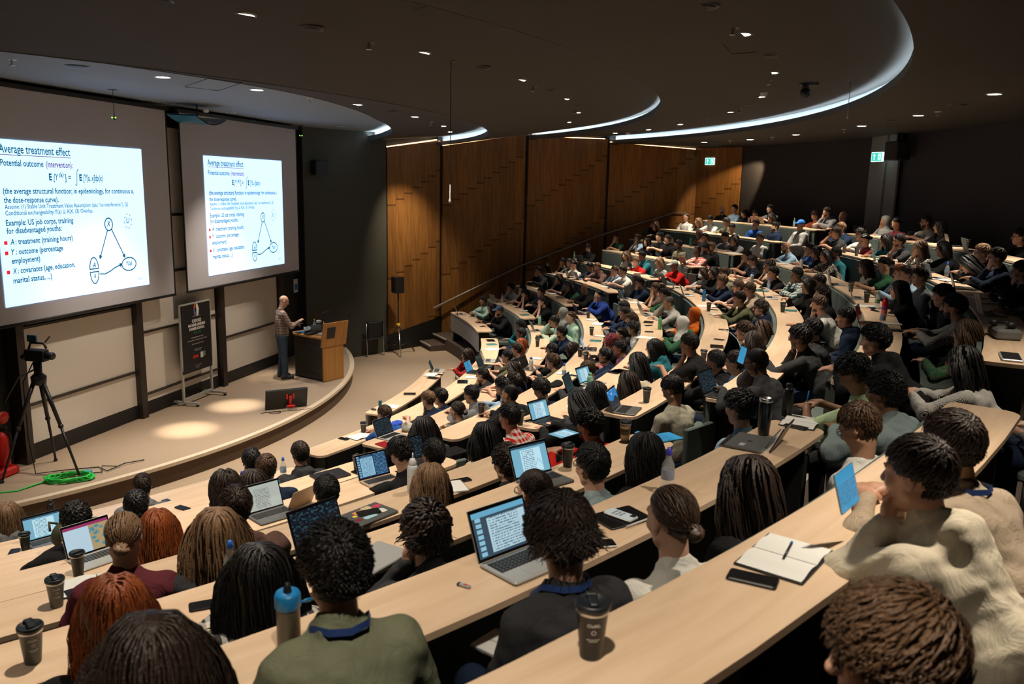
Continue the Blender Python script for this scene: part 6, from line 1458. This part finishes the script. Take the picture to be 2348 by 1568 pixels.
# code: crop x y type args | l=laptop c=cup p=phone t=tablet n=notebook b=bottle
ITEMS = """1 345 700 l silver off
1 700 575 l silver off
1 1110 865 l silver blue
1 622 1165 l silver off
1 590 1220 l dark dark
1 480 1280 l dark blue
1 110 1265 l silver dark
1 1250 285 l dark off
1 1445 335 l grey off
1 1535 352 l silver off
1 1540 695 l purple off
1 1555 178 l grey off
1 1040 1245 l grey off
1 1625 1050 l dark blue
1 1585 1100 t silver off st
1 1995 550 l silver off
1 2180 655 l silver off
1 2195 700 l silver off
1 1640 1395 l silver doc
1 1480 1470 l dark dark
1 1097 1020 c black
1 1635 905 c black
1 1602 735 c black
1 1520 1120 c black
1 1578 1170 c black
1 1095 1405 c green
1 1580 365 c black
1 1118 810 b mint
1 745 580 b clear
1 490 745 b clear
1 1195 270 b clearg
1 1055 1262 b white
1 1360 1345 b clear
1 1615 1465 b mint
1 2325 850 b green
1 1520 150 b clearg
1 2025 260 b black
1 550 820 p black
1 970 706 n teal
1 1340 522 n teal
1 2210 875 p black
1 2205 812 p black
1 2205 778 t dark off
1 2195 716 p dark
1 1165 1040 p black
1 650 1045 n paper
1 640 1000 n teal
1 630 960 t dark off
1 440 1330 n plain
1 350 1372 t dark off
1 1090 1142 n plain
1 1365 1292 n plain
1 1455 1312 p teal
1 1630 757 n plain
1 1700 795 n open
1 1225 492 n open
1 1090 440 n paper
1 965 663 n plain
1 1770 427 n plain
1 2080 580 n paper
1 1720 917 n plain
1 1675 965 n teal
1 2180 930 n paper
1 40 1302 n open
1 55 1335 n black
1 118 1300 p black
1 1925 1270 t grey off
1 950 1335 t dark off
1 800 595 p dark
1 905 632 p dark
1 1120 930 t dark off
2 1215 605 l silver off
2 885 755 l pink off
2 745 548 l gold off
2 700 955 l teal off
2 795 1000 l silver off
2 900 1070 l silver off
2 255 1110 l silver off
2 1455 915 l gold off
2 1660 1025 l teal off
2 1755 1100 l silver off
2 1625 330 l pink off
2 1745 335 l gold off
2 420 850 t teal off
2 1522 325 c grey
2 1105 1235 c black
2 1870 1245 c green
2 240 612 c black
2 1990 362 b clearg
2 915 560 b teal
2 1550 955 b white
2 1055 1130 b orange
2 1722 1025 b clear
2 2062 795 b white
2 310 815 b black
2 1680 690 b teal
2 1100 420 n paper
2 1790 503 t dark off
2 540 885 t dark off
2 1080 1182 n paper
2 1165 1222 p teal
2 1185 1270 n plain
2 1440 893 n black
2 1340 636 n paper
2 1860 746 n plain
2 1970 772 n paper
2 1945 1230 n teal
2 615 518 n teal
2 940 565 p dark
2 2130 830 p dark
3 830 730 l silver off
3 1805 628 l silver off
3 1925 585 l dark off
3 1020 790 l pink off
3 1310 845 l dark off
3 1430 920 l silver off
3 370 985 l silver off
3 610 1130 l silver off
3 1700 1025 l dark off
3 2010 1300 l silver off
3 1230 508 t dark off st
3 720 1400 l red off
3 440 642 c grey
3 570 678 c grey
3 2030 606 c green
3 510 1055 c green
3 675 1170 c black
3 2100 1250 c black
3 785 1235 b clearg
3 860 1305 b red
3 1555 910 b clear
3 840 1425 b clear
3 680 1208 n paper
3 940 1400 n spiral
3 1880 1120 n spiral
3 1930 1180 n silver
3 1540 942 n spiral
3 1810 1040 p black
4 460 1005 c green
4 1050 585 c black
4 1490 860 c black
4 1672 1340 b thermos
4 1910 1145 b black
4 265 1095 l grey peak
4 1240 935 l dark dark
4 940 650 t grey blue
4 855 668 p dark
4 1215 358 p grey
4 1190 430 t dark off
4 1260 255 p black
4 830 740 n spiral
4 2060 1215 n open
4 2010 1265 p black
4 640 1375 t teal blue
4 1860 1490 t dark doc st
4 150 690 t dark off
5 320 780 c black
5 1000 270 n black
6 370 905 l silver dark
6 640 1130 l dark dark
6 285 1290 l gold code
6 1715 775 l dark doc
6 1680 1290 l grey doc
6 960 1280 p black
6 905 1335 n spiral
6 545 1375 b flask
6 70 1190 c grey
6 125 868 c black
6 1135 722 c black
6 1465 800 c black
6 1870 1155 c black
6 310 972 n red
6 1835 880 t dark doc
6 1550 768 p white
6 520 537 n black
6 340 640 n paper
6 95 900 n open
6 885 1030 t dark off
7 1075 100 p black
7 1200 392 p black
7 960 405 t dark off
7 560 440 b clear
7 222 575 b clearp
7 470 760 l grey eink
7 730 690 t gold off st
7 1010 1080 l dark dark
7 120 1395 b clear
8 370 530 l grey doc
8 320 305 b black
8 190 585 c black
8 580 765 c black
8 420 995 c grey
8 245 1405 c grey
8 735 650 l silver web
8 550 920 p black
8 1345 275 p black
8 1530 990 p black
8 710 835 n open
8 1430 510 t silver off
8 1235 228 p dark
8 100 605 p dark
9 545 845 l silver pdf
9 1128 555 t dark off
9 990 720 p white
9 1410 400 b clearp
9 945 1395 c black
9 1130 75 c grey
A 530 800 n open
A 335 935 p black
A 150 75 t grey off
B 480 860 b sport"""
NIT = {}
icnt = {}
DES = dict(l='laptop', c='travel cup', p='phone', t='tablet', n='notebook', b='bottle')
REC = []
for ln in ITEMS.split('\n'):
    a = ln.split(); px, py = cpx(a[0], a[1], a[2]); k, b, P, th, c = on_desk(px, py); REC.append((a, k, b, P, th, c))
for a, k, b, P, th, c in sorted(REC, key=lambda r: (r[0][3], r[2], r[1], -r[4] if r[2] == 'N' else r[4])):
    ty, sub = a[3], a[4]; key = (ty, b, k); icnt[key] = icnt.get(key, 0)+1; i = icnt[key]
    if ty == 'l': d = ('open %s laptop' % {'gold': 'gold-rimmed', 'pink': 'pinkish'}.get(sub, sub))+{'off': '', 'doc': ' showing lecture notes', 'dark': ' with dark screen', 'blue': ' with blue screen', 'code': ' showing code', 'peak': ' showing mountain wallpaper', 'pdf': ' showing slides list', 'eink': ' with pale grey screen', 'web': ' with colourful page'}[a[5]]
    elif ty == 'c': d = sub+' lidded travel cup'
    elif ty == 'p': d = sub+' phone'
    elif ty == 't': d = ('propped ' if len(a) > 6 else 'flat ')+sub+' tablet'+(' with lit screen' if a[5] != 'off' else '')
    elif ty == 'n': d = {'plain': 'closed white notebook', 'open': 'open notebook', 'spiral': 'spiral notebook', 'paper': 'loose white papers'}.get(sub, 'thin '+sub+' booklet')
    else: d = {'clear': 'clear blue-capped water bottle', 'clearp': 'clear violet-capped water bottle', 'clearg': 'clear green-labelled bottle', 'sport': 'smoky bottle with blue lid', 'flask': 'white steel flask with loop', 'thermos': 'black thermos with steel rim', 'orange': 'blue metal bottle'}.get(sub, sub+' bottle')
    lab = '%s, %s desk of %s, %s %s along' % (d, ORD[k-1] if k else 'floor table', BN[b][0], ORD[i-1], {'l': 'laptop', 'c': 'cup', 'p': 'phone', 't': 'tablet', 'n': 'paper item', 'b': 'bottle'}[ty])
    phi = rad(th); rz = phi-PI/2+rng.uniform(-.2, .2)        # local +y points away from the stage, towards the sitter
    dist = float(np.linalg.norm(P-CAMP))
    if ty == 'l': o = laptop(P, rz, sub, a[5], lab, 22 if a[0] not in '3' else 16)
    elif ty == 'c': o = cup(P, sub, lab); (cup_marking(o, P) if dist < 5.2 else None)
    elif ty == 'p': o = phone(P+np.array([0, 0, 0]), rz+rng.uniform(-.6, 1.2), sub, lab)
    elif ty == 't': o = tablet(P, rz+(0 if len(a) > 6 else rng.uniform(-.3, .3)), sub, lab, screenmat(a[5]) if a[5] != 'off' else None, 65 if len(a) > 6 else 0)
    elif ty == 'n': o = notebook(P, rz+rng.uniform(-.4, .4), lab, sub)
    else: o = bottle(P, sub, lab)
    NIT[(a[0], a[1])] = (o, P, k, th)
# a few one-off things
def put1(c, x, y, kf=None): k, b, P, th, cc = on_desk(*cpx(c, x, y), kf); return P, rad(th)-PI/2, k
o, P, k, th = NIT[('A', '530')]; g = MB(); g.tube([(-.065, .03, .024), (.045, -.01, .024)], [.0045, .0045], 8); t = obj('pen', g, BP, None, tuple(P), o.rotation_euler[2]+.5); tag(t, 'black pen lying across the open notebook beside the cream hoodie', 'pen'); g = MB(); g.tube([(-.078, .0347, .024), (-.064, .0297, .024)], .005, 8); obj('pen_cap', g, MATS['bright_blue'], t)
P, rz, k = put1('9', 175, 975, 7); t = thing('usb_stick', 'small silver USB stick alone on a maple desk', 'usb stick', tuple(P), rz+1.9); obj('stick_body', MB().rbox((0, 0, .005), (.045, .018, .009), .003), met('silver'), t); obj('stick_cap', MB().rbox((-.026, 0, .005), (.012, .018, .009), .003), BP, t); obj('red_print', MB().box((.004, 0, .0098), (.016, .008, .0006)), MATS['red_paint'], t)
o, P, k, th = NIT[('9', '1128')]; t = phone(P+np.array([-.0, -.0, .0095]), o.rotation_euler[2]+.25, 'white', 'pale-cased phone lying on the black tablet'); t.children[1].hide_render = False
g = MB(); g.rbox((0, 0, .0098), (.07, .148, .001), .01); [bpy.data.objects.remove(c) for c in list(t.children) if c.name.startswith('phone_screen')]; obj('phone_case', g, mat('case_blue_white', (.55, .68, .78), .5), t)
g = MB(); text_into(g, 'chosen', 0, .0, .018, .0106, .3, .0003, 'CENTER'); text_into(g, 'one', 0, -.022, .018, .0106, .3, .0003, 'CENTER')
g = MB(); [g.tube([(-.026+.052*i/16, (.008-.02*j)+.007*math.sin(i*1.9+j), .0108) for i in range(17)], .0008, 4) for j in range(3)]; obj('case_scribble', g, BP, t)
g = MB(); g.rbox((-.02, .055, .0112), (.026, .026, .002), .006); obj('camera_bump', g, BP, t)
P2 = P+np.array([.1*math.cos(rad(th)), .1*math.sin(rad(th)), .011]); g = MB(); g.tube([(-.08, 0, 0), (.08, 0, 0)], .0045, 8); tag(obj('stylus', g, MATS['flask_white'], None, tuple(P2), rad(th)+PI/2-.1), 'white stylus lying along the black tablet edge', 'stylus')
P, rz, k = put1('7', 1290, 755); t = thing('closed_laptop', 'closed grey laptop covered in colourful stickers beside a phone', 'laptop', tuple(P), rz+.1); obj('laptop_body', MB().rbox((0, 0, .009), (.32, .225, .018), .012), met('grey'), t)
for i, (x, y, a_, b_, c_) in enumerate(((-.11, -.05, .06, .04, (.6, .05, .12)), (-.04, -.07, .07, .05, (.6, .5, .3)), (.04, -.05, .08, .05, (.75, .3, .1)), (.1, -.02, .03, .03, (.8, .6, .05)), (.12, .04, .05, .035, (.2, .02, .03)), (.03, .05, .1, .04, (.35, .6, .7)), (-.09, .03, .05, .06, (.7, .7, .68)))):
    obj('sticker', MB().rbox((x, y, .0185), (a_, b_, .0008), .01, Matrix.Rotation(0, 3, 'Z')), mat('sticker%d' % i, c_, .5), t)
phone(P+np.array([.0, .0, .0195]), rz+1.3, 'black', 'black phone lying on the sticker-covered laptop')
P, rz, k = put1('7', 960, 415); t = thing('closed_laptop', 'closed black laptop beside a grey travel cup and phone', 'laptop', tuple(P), rz-.15); obj('laptop_body', MB().rbox((0, 0, .009), (.32, .23, .018), .01), met('dark'), t); obj('logo_bar', MB().box((0, 0, .0184), (.06, .006, .0004)), mat('print_grey', (.15, .15, .15), .4), t)
P, rz, k = put1('4', 1530, 1435, 7); t = thing('closed_laptop', 'closed dark grey laptop with a fruit logo and white sticker', 'laptop', tuple(P), rz+.12); obj('laptop_body', MB().rbox((0, 0, .009), (.315, .225, .017), .014), met('grey'), t)
g = MB(); g.ball((0, 0, .0178), (.013, .0145, .0006), 16, 6); g.ball((.004, .02, .0178), (.003, .006, .0006), 8, 4); obj('fruit_logo', g, mat('bezel_black'), t); obj('sticker', MB().box((.09, -.02, .0182), (.055, .03, .0008)), mat('sticker_grey', (.4, .4, .4), .6), t)
P, rz, k = put1('7', 1340, 1135); t = thing('closed_laptop', 'closed silver laptop half hidden by the sage-shirted person', 'laptop', tuple(P), rz+.25); obj('laptop_body', MB().rbox((0, 0, .009), (.31, .22, .016), .014), met('silver'), t)
# backpack, bags, cables, drinks, cloth
P, rz, k = put1('8', 610, 520); t = thing('backpack', 'dark olive backpack slumped on the desk beside the curly-haired person', 'backpack', tuple(P), rz+.3)
F = SDF((-.26, -.15, -.02), (.26, .15, .24), .009); F.ell((0, 0, .08), (.21, .1, .09), None, .04); F.ell((.13, 0, .12), (.09, .08, .09), None, .04); F.ell((-.12, .02, .06), (.1, .08, .06), None, .03); F.ell((0, 0, -.05), (.4, .4, .05), None, .01, '-'); F.noise(.004, 30, 3); obj('bag_body', F.mesh('bag'), mat('olive_nylon', (.035, .045, .018), .7, bump=.3), t)
g = MB(); g.tube([(-.15, -.05, .1), (-.24, -.02, .08), (-.27, .06, .015), (-.2, .1, .01), (-.12, .08, .05)], .012, 6); g.tube([(.1, -.07, .16), (.19, -.09, .2), (.22, -.03, .16)], .01, 6); obj('bag_strap', g, MATS['olive_nylon'], t)
P, rz, k = put1('5', 2130, 340, 8); t = thing('camera_bag', 'grey zipped case with black headphones lying on it', 'bag', tuple(P), rz+.2); obj('bag_body', MB().rbox((0, 0, .045), (.34, .2, .09), .04), mat('grey_canvas', (.14, .14, .13), .8, bump=.3), t); g = MB(); g.tube([(-.16, -.1, .06), (.16, -.1, .06)], .004, 5); obj('zipper', g, BP, t)
t2 = thing('headphones', 'black folded headphones lying on the grey zipped case', 'headphones', (float(P[0]), float(P[1]), float(P[2])+.09), rz+.9); g = MB(); g.tube([(.08*math.cos(a), .1*math.sin(a), .03) for a in np.linspace(-.3, PI+.3, 15)], .011, 6); obj('headband', g, BP, t2)
for s_ in (-1, 1): g = MB(); g.ball((s_*.08, -.04, .035), (.04, .045, .03), 14, 8); obj('ear_cup', g, BP, t2)
P, rz, k = put1('5', 2200, 560, 8); t = thing('closed_laptop', 'closed grey-green laptop on the desk behind the bobbed person', 'laptop', tuple(P), rz+.1); obj('laptop_body', MB().rbox((0, 0, .009), (.33, .14, .017), .01), met('silver'), t); obj('lid_top', MB().rbox((0, 0, .0185), (.31, .12, .002), .01), met('dark'), t)
P, rz, k = put1('6', 545, 900); t = thing('iced_drink', 'clear plastic cup with straw and brown dregs', 'drink', tuple(P), 0); obj('cup_wall', MB().lathe([(.0, .002), (.03, .002), (.043, .12), (.045, .122)], 20), glassmat(), t); obj('drink_dregs', MB().lathe([(0, .004), (.029, .004), (.031, .022), (0, .022)], 18), mat('coffee', (.1, .035, .02), .3), t); g = MB(); g.tube([(.0, 0, .02), (.015, .01, .18)], .003, 6); obj('straw', g, mat('straw_brown', (.15, .08, .05), .5), t)
P, rz, k = put1('6', 500, 850); F = SDF((-.12, -.1, -.01), (.12, .1, .16), .008); F.ell((0, 0, .05), (.09, .06, .06), None, .03); F.cone((.03, 0, .08), (.06, .02, .13), .02, .01, .03); F.ell((0, 0, -.05), (.3, .3, .05), None, .005, '-'); F.noise(.005, 70, 6); tag(obj('plastic_bag', F.mesh('bag2'), mat('bag_film', (.5, .48, .42), .3), None, tuple(P), rz), 'crumpled pale plastic bag beside the iced drink cup', 'bag')
P, rz, k = put1('6', 405, 800); F = SDF((-.16, -.12, -.01), (.16, .12, .09), .008); F.ell((0, 0, .02), (.12, .07, .035), None, .03); F.ell((.06, .02, .03), (.07, .05, .03), None, .03); F.ell((0, 0, -.05), (.3, .3, .05), None, .005, '-'); F.noise(.006, 60, 4); tag(obj('blue_cloth', F.mesh('cloth'), mat('cloth_cobalt', (.01, .06, .5), .8), None, tuple(P), rz), 'crumpled cobalt blue cloth behind the open silver laptop', 'cloth')
P, rz, k = put1('6', 268, 655, 0 if 0 else None); t = thing('energy_can', 'slim teal drink can on the outer end of the floor table', 'can', tuple(P), 0); obj('can_body', MB().lathe([(0, 0), (.024, 0), (.028, .006), (.028, .12), (.024, .13), (0, .13)], 18), mat('can_teal', (.02, .14, .17), .3, .3), t); obj('can_top', MB().lathe([(0, .131), (.023, .131), (.023, .134), (0, .134)], 16), STEEL, t)
P, rz, k = put1('6', 212, 672); g = MB(); g.ball((0, 0, .012), (.032, .05, .016), 14, 8); tag(obj('computer_mouse', g, BP, None, tuple(P), rz), 'black computer mouse beside the slim teal can', 'mouse')
P, rz, k = put1('1', 1280, 1405); F = SDF((-.2, -.12, -.01), (.2, .12, .09), .009); F.ell((0, 0, .015), (.17, .085, .03), None, .03); F.ell((-.05, .02, .03), (.09, .05, .025), None, .03); F.ell((0, 0, -.05), (.4, .4, .05), None, .005, '-'); F.noise(.005, 50, 5); tag(obj('folded_jacket', F.mesh('jk'), topmat('black'), None, tuple(P), rz), 'folded black jacket lying across a desk before the blue-screened laptop', 'jacket')
P, rz, k = put1('4', 220, 1400); t = thing('paper_cup', 'tall paper coffee cup before the bobbed black-haired person', 'cup', tuple(P), 0); obj('cup_wall', MB().lathe([(0, .003), (.027, 0), (.038, .12), (.040, .124), (.036, .12), (.026, .006)], 22), mat('paper_cup_tan', (.45, .34, .24), .7), t); obj('cup_sleeve', MB().lathe([(.0325, .05), (.0368, .095), (.0372, .095), (.0328, .05)], 22), mat('sleeve_brown', (.12, .085, .06), .8), t)
# things in hands or laps
def atpx(c, x, y, depth): d = ray(*cpx(c, x, y)); d = d/np.linalg.norm(d); return CAMP+d*depth
def ppl(px, py): return min((p for p in PLIST), key=lambda q: (q['px']-px)**2+(q['py']-py)**2)
q = ppl(2102, 1089); dq = float(np.linalg.norm(q['P']-CAMP)); P = atpx('A', 905, 370, dq+.12)
t = tablet(P, 0, 'silver', 'blue-lit tablet held up before the cream hoodie', screenmat('blue'), 0, .62); t.rotation_euler = (rad(68), rad(72), rad(14))
q = ppl(1544, 893); J = q['J']; w_ = (J[1][2]+J[-1][2])/2-J['H']+np.array([0, .13, .02]); v = Matrix.Rotation(q['ang']-PI/2, 3, 'Z') @ Vector(w_); t = phone(np.array(v)+q['P'], q['ang']-PI/2, 'dark', 'blue-lit phone held in the lap of the beige jacket person', screenmat('blue')); t.rotation_euler = (rad(25), 0, q['ang']-PI/2)
q = ppl(1686, 831); P = atpx('4', 1445, 515, float(np.linalg.norm(q['P']-CAMP))-.12); t = phone(P, 0, 'dark', 'blue-lit phone raised before the face of the reclining person', screenmat('blue'), 1.2); t.rotation_euler = (rad(75), rad(25), rad(20))
q = ppl(1281, 1228); J = q['J']; w_ = (J[1][2]+J[-1][2])/2-J['H']+np.array([0, .14, -.03]); v = Matrix.Rotation(q['ang']-PI/2, 3, 'Z') @ Vector(w_); t = notebook(np.array(v)+q['P'], q['ang']-PI/2+.3, 'spiral notebook on the lap of the person at the slides laptop', 'spiral')
g = MB(); g.tube([(0, 0, .01), (.03, .05, .12)], .004, 6); tag(obj('pen', g, MATS['flask_white'], None, tuple(np.array(v)+q['P']), q['ang']-PI/2), 'white pen in the writing hand over the lap notebook', 'pen')
q = ppl(1957, 856); J = q['J']; w_ = J[1][2]-J['H']+J[1][3]*.09; v = Matrix.Rotation(q['ang']-PI/2, 3, 'Z') @ Vector(w_); g = MB(); g.tube([(0, 0, -.05), (.01, -.01, .09)], .0045, 6); tag(obj('pen', g, MATS['bright_blue'], None, tuple(np.array(v)+q['P']), 0), 'blue pen in the hand of the pale lime T-shirt person', 'pen')
g = MB(); P, rz, k = put1('4', 1260, 255); Pn = [tuple(P+np.array([0, 0, .012]))]; e = onz(*cpx('4', 1420, 440), zk(5)); Pn += [tuple(P+(e-P)*f_+np.array([.12*math.sin(f_*3), 0, .012-.25*f_*f_])) for f_ in (.2, .4, .6, .8, 1)]; g.tube(Pn, .004, 6); tag(obj('charging_cable', g, MATS['flask_white']), 'white charging cable hanging from the power bank over the desk edge', 'cable')
